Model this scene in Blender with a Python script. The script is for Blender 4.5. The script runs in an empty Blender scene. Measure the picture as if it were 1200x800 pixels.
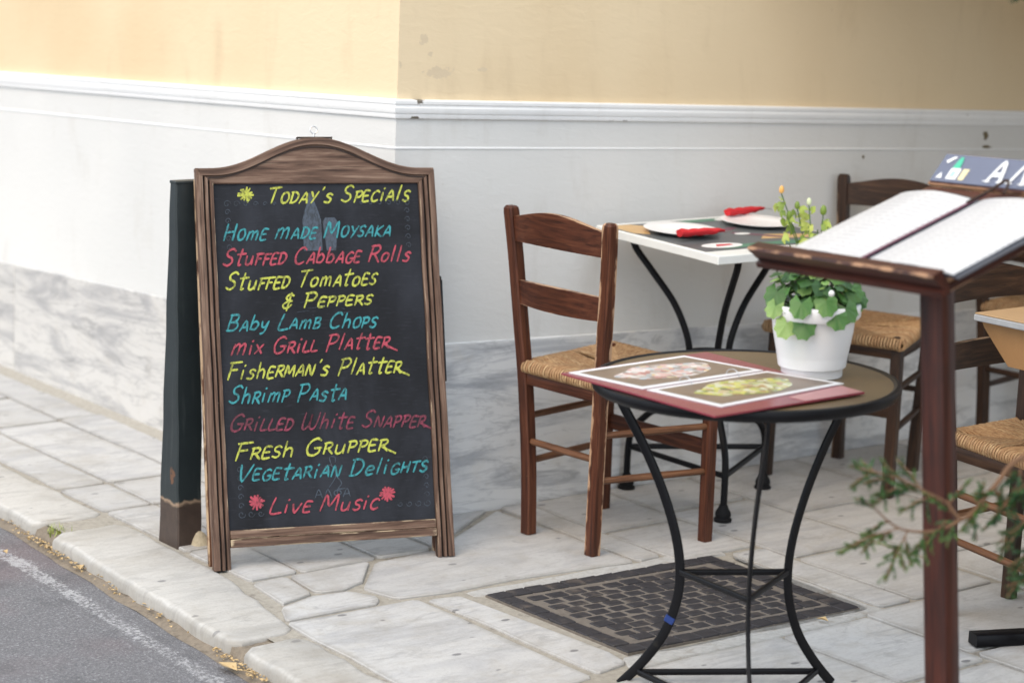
import bpy, bmesh, math, random
from mathutils import Vector, Matrix, noise
rnd = random.Random(7)
C = bpy.context.scene.collection
S = bpy.context.scene
D2R = math.radians

# ------------------------------------------------------------------ camera
cam = bpy.data.cameras.new('camera'); cam_o = bpy.data.objects.new('camera', cam); C.objects.link(cam_o)
R = Vector((0.7862370, -0.6168524, 0.0363935)); U = Vector((0.0519219, 0.1246379, 0.9908429)); F = Vector((0.6157397, 0.7771475, -0.1300231))
M = Matrix((R, U, -F)).transposed().to_4x4(); M.translation = Vector((-3.595007, -5.094271, 1.36))
cam_o.matrix_world = M
cam.sensor_width = 36.0; cam.lens = 2603.82 / 1200 * 36
cam.clip_start = .05; cam.clip_end = 500
cam.dof.use_dof = True; cam.dof.focus_distance = 5.62; cam.dof.aperture_fstop = 2.5; cam.dof.aperture_blades = 8
S.camera = cam_o
S.render.resolution_x = 1024; S.render.resolution_y = 682

# ------------------------------------------------------------------ light
SUN_EL, SUN_AZ = 48, 198          # azimuth of the sun in degrees, counted from +X towards +Y
w = bpy.data.worlds.new('World'); S.world = w; w.use_nodes = True
nt = w.node_tree; nt.nodes.clear()
sky = nt.nodes.new('ShaderNodeTexSky'); sky.sky_type = 'NISHITA'; sky.sun_disc = False
sky.sun_elevation = D2R(SUN_EL); sky.sun_rotation = D2R(90 - SUN_AZ)
sky.dust_density = 2.5; sky.air_density = 1.0; sky.ozone_density = 1.0
bg = nt.nodes.new('ShaderNodeBackground'); bg.inputs[1].default_value = .15
wo = nt.nodes.new('ShaderNodeOutputWorld')
# thin high cloud: the clear sky veiled by a white layer
cl = nt.nodes.new('ShaderNodeMix'); cl.data_type = 'RGBA'; cl.inputs[0].default_value = .84
nt.links.new(sky.outputs[0], cl.inputs[6]); cl.inputs[7].default_value = (4.95, 5.45, 5.95, 1)
nt.links.new(cl.outputs[2], bg.inputs[0]); nt.links.new(bg.outputs[0], wo.inputs[0])
sl = bpy.data.lights.new('sun', 'SUN'); sl.energy = 0.55; sl.angle = D2R(40); sl.color = (1, .70, .38)
so = bpy.data.objects.new('sun', sl); C.objects.link(so)
d = Vector((math.cos(D2R(SUN_EL)) * math.cos(D2R(SUN_AZ)), math.cos(D2R(SUN_EL)) * math.sin(D2R(SUN_AZ)), math.sin(D2R(SUN_EL))))
so.rotation_euler = d.to_track_quat('Z', 'Y').to_euler(); so.location = (-6, -6, 8)
S.view_settings.view_transform = 'Standard'; S.view_settings.look = 'None'; S.view_settings.gamma = 1
S.view_settings.use_curve_mapping = False
S.view_settings.exposure = 1.26

# ------------------------------------------------------------------ ground frame (the street slopes)
GA, GB = 0.035247, 0.046614
NN = Vector((-GA, -GB, 1)).normalized()
EX = Vector((1, 0, GA)).normalized(); EY = NN.cross(EX)
def gz(x, y): return GA * x + GB * y
def frame(x, y, deg=0, h=0):
    m = Matrix((EX, EY, NN)).transposed().to_4x4()
    m.translation = Vector((x, y, gz(x, y))) + NN * h
    return m @ Matrix.Rotation(D2R(deg), 4, 'Z')
def basis(o, x, y, z):
    m = Matrix((Vector(x).normalized(), Vector(y).normalized(), Vector(z).normalized())).transposed().to_4x4(); m.translation = Vector(o); return m

# ------------------------------------------------------------------ materials
def new_mat(name):
    m = bpy.data.materials.new(name); m.use_nodes = True
    n = m.node_tree.nodes; b = n['Principled BSDF']; return m, m.node_tree, b
class G:
    """small node-graph helper"""
    def __init__(s, t): s.t = t
    def node(s, ty, **kw):
        n = s.t.nodes.new(ty)
        for k, v in kw.items(): setattr(n, k, v)
        return n
    def link(s, a, b): s.t.links.new(a, b)
    def setin(s, n, k, v):
        i = n.inputs[k]
        if hasattr(v, 'is_output') or isinstance(v, bpy.types.NodeSocket): s.link(v, i)
        else: i.default_value = v
    def noise(s, vec, scale, detail=4, rough=.55, dist=0, dim='3D'):
        n = s.node('ShaderNodeTexNoise'); n.inputs['Scale'].default_value = scale; n.inputs['Detail'].default_value = detail
        n.inputs['Roughness'].default_value = rough; n.inputs['Distortion'].default_value = dist
        if vec is not None: s.link(vec, n.inputs['Vector'])
        return n.outputs['Fac']
    def vor(s, vec, scale, feat='F1'):
        n = s.node('ShaderNodeTexVoronoi', feature=feat); n.inputs['Scale'].default_value = scale
        if vec is not None: s.link(vec, n.inputs['Vector'])
        return n
    def ramp(s, fac, stops):
        n = s.node('ShaderNodeValToRGB'); e = n.color_ramp.elements
        e[0].position, e[0].color = stops[0][0], (*stops[0][1], 1)
        e[1].position, e[1].color = stops[-1][0], (*stops[-1][1], 1)
        for p, c in stops[1:-1]: x = e.new(p); x.color = (*c, 1)
        s.link(fac, n.inputs[0]); return n.outputs[0]
    def step(s, fac, a, b):
        n = s.node('ShaderNodeMapRange'); n.clamp = True; n.interpolation_type = 'SMOOTHSTEP'
        s.link(fac, n.inputs[0]); n.inputs[1].default_value = a; n.inputs[2].default_value = b; return n.outputs[0]
    def mix(s, fac, a, b, mode='MIX'):
        n = s.node('ShaderNodeMix', data_type='RGBA', blend_type=mode)
        for k, v in ((0, fac), (6, a), (7, b)):
            i = n.inputs[k]
            if isinstance(v, bpy.types.NodeSocket): s.link(v, i)
            else: i.default_value = (*v, 1) if isinstance(v, tuple) and len(v) == 3 else v
        return n.outputs[2]
    def math(s, op, a, b=0.0):
        n = s.node('ShaderNodeMath', operation=op)
        for k, v in ((0, a), (1, b)):
            if isinstance(v, bpy.types.NodeSocket): s.link(v, n.inputs[k])
            else: n.inputs[k].default_value = v
        return n.outputs[0]
    def mapping(s, vec, scale=(1, 1, 1), rot=(0, 0, 0), loc=(0, 0, 0)):
        n = s.node('ShaderNodeMapping'); n.inputs['Scale'].default_value = scale; n.inputs['Rotation'].default_value = rot; n.inputs['Location'].default_value = loc
        s.link(vec, n.inputs['Vector']); return n.outputs[0]
    def obj(s, per_object=False):
        o = s.node('ShaderNodeTexCoord').outputs['Object']
        if per_object:
            i = s.node('ShaderNodeObjectInfo').outputs['Random']
            v = s.node('ShaderNodeCombineXYZ'); k = s.math('MULTIPLY', i, 37.0)
            for j in range(3): s.link(k, v.inputs[j])
            a = s.node('ShaderNodeVectorMath', operation='ADD'); s.link(o, a.inputs[0]); s.link(v.outputs[0], a.inputs[1]); return a.outputs[0]
        return o
    def pos(s): return s.node('ShaderNodeNewGeometry').outputs['Position']
    def attr(s, name, out='Vector'):
        n = s.node('ShaderNodeAttribute'); n.attribute_name = name; return n.outputs[out]
    def rand(s): return s.node('ShaderNodeObjectInfo').outputs['Random']
    def bump(s, b, h, strength=.3, dist=.002):
        n = s.node('ShaderNodeBump'); n.inputs['Strength'].default_value = strength; n.inputs['Distance'].default_value = dist
        s.link(h, n.inputs['Height']); s.link(n.outputs[0], b.inputs['Normal'])

def wood(name, dark, mid, light, rough=.5, worn=None, worn_amt=.0, gs=1.0, coat=0):
    m, t, b = new_mat(name); g = G(t); a = g.attr('grain')
    v = g.mapping(a, (4.5 * gs, 75 * gs, 75 * gs)); f = g.noise(v, 1.0, 7, .65, .5)
    v2 = g.mapping(a, (6 * gs, 160 * gs, 160 * gs)); f2 = g.noise(v2, 1.0, 3, .6)
    col = g.ramp(f, [(.28, dark), (.5, mid), (.72, light)])
    col = g.mix(g.step(f2, .5, .8), col, dark)
    big = g.noise(g.mapping(a, (5, 9, 9)), 1.0, 3)
    col = g.mix(g.math('MULTIPLY', g.step(big, .52, .8), .6), col, tuple(c * .8 for c in dark))
    col = g.mix(g.step(g.attr('edge', 'Fac'), -.25, -.8), col, tuple(c * .35 for c in dark))
    if worn:
        e = g.math('ADD', g.attr('edge', 'Fac'), g.math('MULTIPLY', g.math('SUBTRACT', g.noise(g.mapping(a, (14, 30, 30)), 1.0, 5), .5), 1.1))
        col = g.mix(g.step(e, 1 - worn_amt, 1.15 - worn_amt), col, worn)
        sp = g.noise(a, 75, 3, .7)
        col = g.mix(g.step(sp, .74, .78), col, worn)
    g.link(col, b.inputs['Base Color']); b.inputs['Roughness'].default_value = rough
    b.inputs['Specular IOR Level'].default_value = .3; b.inputs['Coat Weight'].default_value = coat; b.inputs['Coat Roughness'].default_value = .35
    g.bump(b, f2, .25, .0012); return m

def simple(name, col, rough=.5, metal=0, var=.15, scale=30, bump=.1, dirt=None, dirt_lo=.55, dirt_hi=.75, spec=None, per=True, bd=.001):
    m, t, b = new_mat(name); g = G(t); o = g.obj(per)
    f = g.noise(o, scale, 5, .6)
    c = g.mix(f, tuple(x * (1 - var) for x in col), tuple(min(1, x * (1 + var)) for x in col))
    if dirt:
        f2 = g.noise(o, scale * .35, 6, .65, .3); c = g.mix(g.step(f2, dirt_lo, dirt_hi), c, dirt)
    g.link(c, b.inputs['Base Color']); b.inputs['Roughness'].default_value = rough; b.inputs['Metallic'].default_value = metal
    if spec is not None: b.inputs['Specular IOR Level'].default_value = spec
    g.bump(b, f, bump, bd); return m

def spots(g, pos, col, lst, colour):
    """worn marks: each (x,y,z, radius, stretch xyz) is a ragged blotch"""
    for (p, r, st) in lst:
        sub = g.node('ShaderNodeVectorMath', operation='SUBTRACT'); g.link(pos, sub.inputs[0]); sub.inputs[1].default_value = p
        mul = g.node('ShaderNodeVectorMath', operation='MULTIPLY'); g.link(sub.outputs[0], mul.inputs[0]); mul.inputs[1].default_value = st
        ln = g.node('ShaderNodeVectorMath', operation='LENGTH'); g.link(mul.outputs[0], ln.inputs[0])
        k = g.math('ADD', ln.outputs['Value'], g.math('MULTIPLY', g.math('SUBTRACT', g.noise(pos, 55, 4, .7), .5), r * 2.6))
        col = g.mix(g.step(k, r, r * .8), col, colour)
    return col

def plaster(name, base, alt, dirt, marks=(), mcol=(.5, .45, .36), streak=.5):
    m, t, b = new_mat(name); g = G(t); p = g.pos()
    f = g.noise(p, 1.1, 3, .5); c = g.mix(g.step(f, .3, .75), base, alt)
    f2 = g.noise(g.mapping(p, (3, 3, 1.0)), 2.2, 6, .6, .3); c = g.mix(g.math('MULTIPLY', g.step(f2, .52, .82), streak), c, dirt)
    sp = g.noise(p, 26, 4, .7); c = g.mix(g.math('MULTIPLY', g.step(sp, .66, .74), .35), c, dirt)
    c = spots(g, p, c, marks, mcol)
    g.link(c, b.inputs['Base Color']); b.inputs['Roughness'].default_value = .85; b.inputs['Specular IOR Level'].default_value = .2
    h = g.noise(g.mapping(p, (1, 1, 2.4)), 16, 7, .6, .5); g.bump(b, h, .42, .0035); return m

def marble(name, base, vein, dirt, wall=True, per=True, left=False):
    m, t, b = new_mat(name); g = G(t); o = g.obj(per)
    rot = (D2R(32), 0, 0) if left else (0, D2R(28), 0) if wall else (0, 0, D2R(8))
    sc = (.55, .55, 3.2) if wall else (1, 3.0, 1)
    v = g.mapping(o, sc, rot)
    f = g.noise(v, 2.2, 9, .66, 1.3)
    fv = g.noise(v, 6.0, 8, .70, 1.0)
    c = g.mix(g.step(f, .36, .54), vein, base)
    c = g.mix(g.math('MULTIPLY', g.step(fv, .53, .66), .65), c, tuple(x * .72 for x in vein))
    rv = g.math('ABSOLUTE', g.math('SUBTRACT', g.noise(v, 3.1, 7, .6, 1.6), .5))
    c = g.mix(g.math('MULTIPLY', g.step(rv, .026, .002), .28 if wall else .2), c, tuple(x * .62 for x in vein))
    dsp = g.noise(o, 9, 6, .7); c = g.mix(g.math('MULTIPLY', g.step(dsp, .5, .8), .6), c, dirt)
    if not wall:
        st = g.noise(g.mapping(o, (1, 26, 1), (0, 0, D2R(6))), 2.2, 5, .65, .3)
        c = g.mix(g.math('MULTIPLY', g.step(st, .48, .74), .42), c, tuple(x * .62 for x in base))
        k = g.vor(g.mapping(o, (1, 1.7, 1)), 7.5); kn = g.math('ADD', k.outputs['Distance'], g.math('MULTIPLY', g.noise(o, 24, 3), .16))
        c = g.mix(g.math('MULTIPLY', g.step(kn, .19, .155), .8), c, (.12, .12, .13))
        r = g.rand(); c = g.mix(g.math('MULTIPLY', r, .35), c, tuple(x * .72 for x in base))
        ge = g.math('ADD', g.attr('edge', 'Fac'), g.math('MULTIPLY', g.math('SUBTRACT', g.noise(o, 14, 5, .7), .5), 1.6))
        c = g.mix(g.math('MULTIPLY', g.step(ge, .35, 1.15), .36), c, tuple(x * .55 for x in dirt))
        big = g.noise(o, 3.0, 5, .65, .5); c = g.mix(g.math('MULTIPLY', g.step(big, .48, .74), .5), c, tuple(x * .8 for x in dirt))
        fine = g.noise(o, 120, 3, .7); c = g.mix(g.math('MULTIPLY', g.step(fine, .5, .8), .3), c, tuple(x * .6 for x in dirt))
    g.link(c, b.inputs['Base Color']); b.inputs['Roughness'].default_value = .42 if wall else .55
    hh = g.noise(o, 22 if wall else 40, 6, .65); g.bump(b, hh, .25 if wall else .5, .003); return m

M_yellow = plaster('yellow_plaster', (.75, .61, .41), (.67, .52, .325), (.56, .43, .27),
    [((.088, 0, 1.378), .016, (1, 1, 1)), ((.145, 0, 1.289), .022, (.45, 1, 1.3)), ((.115, 0, 1.34), .009, (1, 1, 1)), ((.012, 0, 1.31), .006, (1, 1, .3)), ((.3, 0, 1.3), .008, (.4, 1, 1.4))], (.64, .52, .36), .5)
M_mould = plaster('white_moulding_paint', (.82, .82, .81), (.77, .775, .78), (.55, .54, .51),
    [((.074, 0, 1.208), .017, (.8, 1, 1)), ((.246, 0, 1.163), .008, (1, 1, 1.2)), ((.786, 0, 1.162), .010, (.5, 1, 1.2)), ((.47, 0, 1.163), .006, (1, 1, 1)), ((2.397, 0, 1.19), .010, (1.6, 1, .35)), ((.06, 0, 1.16), .012, (.4, 1, 2)), ((.84, 0, 1.159), .008, (.3, 1, 1)), ((1.25, 0, 1.163), .006, (.6, 1, 1))], (.16, .14, .11), .4)
M_dado = plaster('pale_dado_paint', (.68, .675, .655), (.62, .62, .605), (.50, .475, .43),
    [((2.514, 0, 1.122), .016, (1, 1, 1)), ((2.52, 0, 1.083), .011, (.4, 1, 1.5)), ((1.9, 0, 1.05), .007, (1, 1, 1))], (.15, .12, .07), .55)
M_marble = marble('wall_marble', (.70, .705, .705), (.42, .435, .46), (.56, .53, .47))
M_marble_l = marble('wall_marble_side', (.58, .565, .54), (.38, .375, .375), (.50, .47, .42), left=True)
M_slab = marble('paving_marble', (.535, .53, .52), (.43, .43, .435), (.36, .325, .27), wall=False)
M_mortar = simple('joint_mortar', (.33, .305, .26), .95, var=.4, scale=60, bump=.8, dirt=(.17, .15, .13), bd=.004)
M_conc = simple('rough_concrete', (.42, .415, .40), .95, var=.3, scale=70, bump=.9, dirt=(.30, .27, .23), dirt_lo=.5, bd=.004)
M_kerbst = marble('kerb_marble', (.52, .505, .475), (.42, .41, .39), (.32, .28, .22), wall=False)
M_iron = simple('drain_block', (.028, .026, .030), .6, var=.5, scale=40, bump=.6, dirt=(.11, .09, .075), dirt_lo=.5, dirt_hi=.8, bd=.003)
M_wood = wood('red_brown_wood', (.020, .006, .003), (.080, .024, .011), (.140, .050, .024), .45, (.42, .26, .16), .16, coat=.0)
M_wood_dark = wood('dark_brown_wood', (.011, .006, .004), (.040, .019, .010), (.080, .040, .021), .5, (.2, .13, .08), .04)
M_wood_pale = wood('worn_orange_wood', (.045, .019, .009), (.15, .066, .032), (.26, .13, .068), .5, (.40, .26, .16), .08)
M_frame = wood('weathered_frame_wood', (.030, .016, .011), (.135, .080, .056), (.29, .20, .145), .7, (.42, .33, .22), .05)
M_frame_b = wood('frame_leg_wood', (.030, .012, .006), (.10, .040, .020), (.17, .075, .038), .6, (.45, .32, .2), .1)
M_stand = wood('maroon_stand_wood', (.014, .0035, .002), (.050, .0115, .006), (.085, .020, .010), .45, (.36, .20, .11), .10, coat=.0)
M_black = simple('black_metal', (.004, .004, .0055), .42, var=.4, scale=40, bump=.15, dirt=(.014, .013, .012), dirt_lo=.7, spec=.2)
M_rub = simple('black_rubber', (.008, .008, .009), .7, var=.3, bump=.2, spec=.2)
M_paper = simple('white_paper', (.66, .66, .67), .6, var=.03, scale=12, bump=.05)
M_plate = simple('white_plate', (.86, .86, .86), .3, var=.02, bump=.0)
M_red = simple('red_napkin', (.55, .018, .025), .85, var=.25, scale=60, bump=.3, bd=.003)
M_burg = simple('burgundy_cover', (.20, .025, .04), .25, var=.15, scale=20, bump=.05)
M_burg_p = simple('faded_burgundy_cover', (.42, .19, .19), .3, var=.15, scale=20, bump=.05)
M_steel = simple('steel', (.6, .6, .6), .3, 1, var=.1)
M_gold = simple('gold_tag', (.5, .3, .08), .4, .6)
M_pot = simple('white_plastic', (.78, .79, .80), .35, var=.03, scale=10, bump=.03, dirt=(.62, .62, .60), dirt_lo=.6, dirt_hi=.9)
M_soil = simple('potting_soil', (.05, .035, .022), .95, var=.5, scale=90, bump=1)
M_tabletop = simple('olive_brown_tabletop', (.125, .085, .042), .42, var=.45, scale=5, bump=.15, dirt=(.050, .036, .024), dirt_lo=.48, dirt_hi=.8)
M_wmarble = simple('white_marble_top', (.78, .79, .76), .35, var=.05, scale=9, bump=.05, dirt=(.64, .65, .62), dirt_lo=.5, dirt_hi=.85)
M_stick = simple('lead_grey_print', (.105, .115, .12), .4, var=.1, bump=.02)
M_green = simple('green_print', (.06, .20, .12), .4, var=.5, scale=18, bump=.02)
M_orange = simple('orange_print', (.62, .40, .17), .4, var=.3, scale=14, bump=.02)
M_plum = simple('plum_print', (.16, .06, .09), .4, var=.3, bump=.02)
M_kraft = simple('kraft_cover', (.42, .27, .14), .6, var=.12, scale=18, bump=.1)
M_grey = simple('grey_trim', (.33, .34, .35), .5, var=.25, scale=40, bump=.2)
M_shade_canvas = simple('shade_canvas', (.50, .42, .30), .9, var=.1, bump=.2)
M_blue = simple('blue_tape', (.006, .03, .16), .4)
M_lead = simple('header_slate', (.125, .14, .20), .5, var=.15, scale=9, bump=.05)
M_litter = simple('dry_leaf', (.50, .36, .18), .8, var=.4, scale=25, bump=.2, per=True)

def chalkboard_mat():
    m, t, b = new_mat('chalkboard'); g = G(t); o = g.obj()
    f = g.noise(g.mapping(o, (1, 1, .5)), 5, 5, .6, .4); c = g.mix(g.step(f, .35, .75), (.010, .011, .014), (.028, .031, .040))
    f2 = g.noise(g.mapping(o, (2, 2, 14)), 14, 5, .7); c = g.mix(g.math('MULTIPLY', g.step(f2, .52, .8), .3), c, (.065, .07, .09))
    g.link(c, b.inputs['Base Color']); b.inputs['Roughness'].default_value = .7; b.inputs['Specular IOR Level'].default_value = .22; g.bump(b, f2, .1, .0008); return m
M_chalk = chalkboard_mat()
def chalk(name, col, wear=.5):
    m, t, b = new_mat(name); g = G(t); o = g.obj()
    f = g.noise(g.mapping(o, (1, 1, .45), (0, D2R(25), 0)), 150, 5, .7)
    big = g.noise(o, 22, 3); f = g.math('ADD', f, g.math('MULTIPLY', g.math('SUBTRACT', big, .5), .35))
    c = g.mix(g.step(f, wear + .13, wear - .06), tuple(x * .34 + .012 for x in col), col)
    g.link(c, b.inputs['Base Color']); b.inputs['Roughness'].default_value = .8; return m
CH = {'yellow': chalk('yellow_chalk', (.46, .49, .075)), 'teal': chalk('teal_chalk', (.038, .26, .29)), 'red': chalk('red_chalk', (.42, .06, .09)),
      'rose': chalk('rose_chalk', (.27, .04, .08), .42), 'ghost': chalk('faded_print', (.060, .078, .105), .5), 'white': simple('white_print', (.8, .8, .8), .5)}
def black_post_mat():
    m, t, b = new_mat('black_post_paint'); g = G(t); o = g.obj()
    sx = g.node('ShaderNodeSeparateXYZ'); g.link(o, sx.inputs[0]); z = sx.outputs[2]
    f = g.noise(o, 12, 6, .7)
    line = g.math('ADD', z, g.math('MULTIPLY', g.math('SUBTRACT', f, .5), .05))
    c = g.mix(f, (.006, .010, .012), (.022, .032, .034))
    st = g.noise(g.mapping(o, (60, 60, 2)), 1, 4); c = g.mix(g.math('MULTIPLY', g.step(st, .55, .8), .5), c, (.05, .06, .06))
    brown = g.mix(g.noise(o, 30, 5, .7), (.018, .012, .010), (.085, .055, .040))
    c = g.mix(g.step(line, .125, .115), c, (.30, .21, .14)); c = g.mix(g.step(line, .118, .105), c, brown)
    c = spots(g, o, c, [((-.03, -.053, .55), .006, (1, 1, .4)), ((-.053, -.01, .19), .013, (1, .9, .5))], (.13, .06, .03))
    g.link(c, b.inputs['Base Color']); b.inputs['Roughness'].default_value = .5; g.bump(b, f, .3, .003); return m
def asphalt_mat(paint=False):
    m, t, b = new_mat('worn_white_line' if paint else 'asphalt'); g = G(t); p = g.pos()
    v = g.noise(p, 150, 3, .8); v2 = g.noise(p, 420, 2, .7); big = g.noise(p, 1.6, 4)
    c = g.ramp(v, [(.3, (.085, .085, .092)), (.55, (.165, .163, .172)), (.72, (.38, .38, .39))])
    c = g.mix(g.math('MULTIPLY', g.step(v2, .55, .7), .45), c, (.30, .30, .32))
    c = g.mix(g.math('MULTIPLY', g.step(big, .45, .65), .35), c, (.19, .115, .12))
    c = g.mix(g.math('MULTIPLY', g.step(g.noise(p, 9, 5), .5, .75), .4), c, (.055, .055, .06))
    if paint:
        a = g.attr('edge', 'Fac')
        k = g.math('ADD', g.noise(p, 85, 5, .8), g.math('MULTIPLY', a, -.22))
        k = g.math('ADD', k, g.math('MULTIPLY', g.math('SUBTRACT', g.noise(p, 5, 3), .5), .35))
        c = g.mix(g.math('MULTIPLY', g.step(k, .46, .60), .6), c, (.56, .56, .57))
    g.link(c, b.inputs['Base Color']); b.inputs['Roughness'].default_value = .85; g.bump(b, v, .9, .006); return m
M_post = black_post_mat(); M_asphalt = asphalt_mat(); M_line = asphalt_mat(True)
def rush_mat():
    m, t, b = new_mat('woven_rush'); g = G(t); a = g.attr('grain'); r = g.attr('edge', 'Fac')
    f = g.noise(g.mapping(a, (60, 260, 260)), 1, 4, .7)
    c = g.mix(g.step(f, .3, .7), (.15, .075, .032), (.56, .38, .20)); c = g.mix(g.math('MULTIPLY', r, .6), c, (.32, .16, .065))
    g.link(c, b.inputs['Base Color']); b.inputs['Roughness'].default_value = .7; g.bump(b, f, .6, .002); return m
M_rush = rush_mat()
def leaf_mat(name, a, bb, c3):
    m, t, b = new_mat(name); g = G(t); r = g.attr('edge', 'Fac')
    c = g.ramp(r, [(0, a), (.55, bb), (1, c3)]); f = g.noise(g.obj(), 60, 3)
    c = g.mix(g.math('MULTIPLY', f, .35), c, a); g.link(c, b.inputs['Base Color']); b.inputs['Roughness'].default_value = .5
    try: b.inputs['Transmission Weight'].default_value = 0
    except Exception: pass
    return m
M_leaf = leaf_mat('plant_leaf', (.010, .048, .010), (.065, .185, .028), (.28, .42, .12))
M_leafy = leaf_mat('yellow_green_leaf', (.16, .24, .03), (.34, .42, .06), (.50, .52, .12))
M_needle = leaf_mat('conifer_needle', (.012, .050, .022), (.045, .125, .028), (.15, .24, .04))
M_bark = simple('brown_bark', (.16, .085, .045), .9, var=.4, scale=60, bump=.8, bd=.003)
def food_mat(name, cols, scale):
    m, t, b = new_mat(name); g = G(t); o = g.obj()
    v = g.vor(o, scale); r = g.node('ShaderNodeSeparateColor'); g.link(v.outputs['Color'], r.inputs[0])
    c = g.ramp(r.outputs[0], [(i / (len(cols) - 1), x) for i, x in enumerate(cols)])
    g.link(c, b.inputs['Base Color']); b.inputs['Roughness'].default_value = .25; return m
M_food1 = food_mat('seafood_photo', [(.30, .12, .10), (.55, .35, .32), (.7, .66, .64), (.22, .16, .12), (.42, .48, .52), (.6, .42, .2)], 70)
M_food2 = food_mat('salad_photo', [(.30, .36, .08), (.55, .52, .12), (.16, .20, .06), (.60, .62, .45), (.4, .25, .1), (.10, .12, .05)], 75)
M_photo_bg = simple('photo_background', (.17, .12, .085), .3, var=.5, scale=12)

# ------------------------------------------------------------------ mesh builder
class MB:
    def __init__(s): s.v = []; s.f = []; s.g = []; s.e = []
    def add(s, vs, fs, gr=None, ed=None):
        o = len(s.v); s.v += [Vector(x) for x in vs]; s.f += [tuple(i + o for i in f) for f in fs]
        s.g += gr if gr else [Vector(x) for x in vs]; s.e += ed if ed else [0.0] * len(vs)
        return s
    def box(s, c, d, M=None, bev=.002):
        """bevelled box: centre, size, rotation; grain runs along its longest side"""
        c = Vector(c); h = Vector(d) / 2; bev = min(bev, min(h) * .45); off = Vector((rnd.random() * 9, rnd.random() * 9, rnd.random() * 9))
        order = sorted(range(3), key=lambda k: -d[k]); vs = []; gr = []; ed = []; idx = {}
        for sx in (-1, 1):
            for sy in (-1, 1):
                for sz in (-1, 1):
                    for ax in range(3):
                        sg = (sx, sy, sz); p = Vector([sg[k] * (h[k] if k == ax else h[k] - bev) for k in range(3)])
                        idx[(sx, sy, sz, ax)] = len(vs); gr.append(Vector((p[order[0]], p[order[1]], p[order[2]])) + off)
                        vs.append((M @ p if M else p) + c); ed.append(1.0)
        fs = []
        for ax in range(3):
            a, b_ = [k for k in range(3) if k != ax]
            for sg in (-1, 1):
                q = []
                for (sa, sb) in ((-1, -1), (1, -1), (1, 1), (-1, 1)):
                    t = [0, 0, 0]; t[ax] = sg; t[a] = sa; t[b_] = sb; q.append(idx[(*t, ax)])
                fs.append(tuple(q))
        for ax in range(3):     # edge bevels parallel to ax
            a, b_ = [k for k in range(3) if k != ax]
            for sa in (-1, 1):
                for sb in (-1, 1):
                    q = []
                    for sg, fa in ((-1, a), (1, a), (1, b_), (-1, b_)):
                        t = [0, 0, 0]; t[ax] = sg; t[a] = sa; t[b_] = sb; q.append(idx[(*t, fa)])
                    fs.append(tuple(q))
        for sx in (-1, 1):
            for sy in (-1, 1):
                for sz in (-1, 1): fs.append(tuple(idx[(sx, sy, sz, k)] for k in range(3)))
        # face centre ring so that wear only shows at edges
        nf = []
        for f in fs:
            if len(f) == 4:
                P = [vs[i] for i in f]; cen = sum(P, Vector()) / 4; L = min((P[1] - P[0]).length, (P[2] - P[1]).length)
                if L > bev * 4:
                    o = len(vs); k = min(.35, .006 / max(L, 1e-6) * 2); k = max(k, .06)
                    for i in f:
                        vs.append(vs[i].lerp(cen, k)); gr.append(gr[i].lerp(sum((gr[j] for j in f), Vector()) / 4, k)); ed.append(0.0)
                    nf += [(f[j], f[(j + 1) % 4], o + (j + 1) % 4, o + j) for j in range(4)] + [(o, o + 1, o + 2, o + 3)]; continue
            nf.append(f)
        return s.add(vs, nf, gr, ed)
    def sweep(s, path, sec, closed=False, up=None, cap=True, scales=None, edge=0.0):
        """sweep a closed 2D section along a 3D path; up = preferred direction of the section's second axis"""
        P = [Vector(p) for p in path]; n = len(P); m = len(sec); off = Vector((rnd.random() * 9, rnd.random() * 9, rnd.random() * 9))
        vs = []; gr = []; ed = []; dist = 0; last = None
        for i, p in enumerate(P):
            t = (P[(i + 1) % n] - P[i - 1]) if closed or 0 < i < n - 1 else (P[1] - P[0] if i == 0 else P[-1] - P[-2])
            t.normalize()
            ref = Vector(up) if up is not None else (last if last is not None else (Vector((0, 0, 1)) if abs(t.z) < .9 else Vector((1, 0, 0))))
            y = ref - t * ref.dot(t)
            if y.length < 1e-5: y = t.orthogonal()
            y.normalize(); x = t.cross(y); last = y
            if i: dist += (P[i] - P[i - 1]).length
            sc = scales[i] if scales else 1
            for (a, b_) in sec:
                vs.append(p + x * a * sc + y * b_ * sc); gr.append(Vector((dist, a, b_)) + off); ed.append(edge)
        fs = []
        for i in range(n if closed else n - 1):
            j = (i + 1) % n
            for k in range(m): fs.append((i * m + k, i * m + (k + 1) % m, j * m + (k + 1) % m, j * m + k))
        if cap and not closed: fs += [tuple(reversed(range(m))), tuple((n - 1) * m + k for k in range(m))]
        return s.add(vs, fs, gr, ed)
    def tube(s, path, r, seg=8, closed=False, scales=None, cap=True, edge=0.0):
        return s.sweep(path, [(r * math.cos(2 * math.pi * k / seg), r * math.sin(2 * math.pi * k / seg)) for k in range(seg)], closed, None, cap, scales, edge)
    def lathe(s, prof, seg=32, c=(0, 0, 0)):
        vs = []; n = len(prof)
        for k in range(seg):
            a = 2 * math.pi * k / seg
            for r, z in prof: vs.append(Vector((c[0] + r * math.cos(a), c[1] + r * math.sin(a), c[2] + z)))
        fs = [(k * n + i, ((k + 1) % seg) * n + i, ((k + 1) % seg) * n + i + 1, k * n + i + 1) for k in range(seg) for i in range(n - 1)]
        return s.add(vs, fs)
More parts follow.
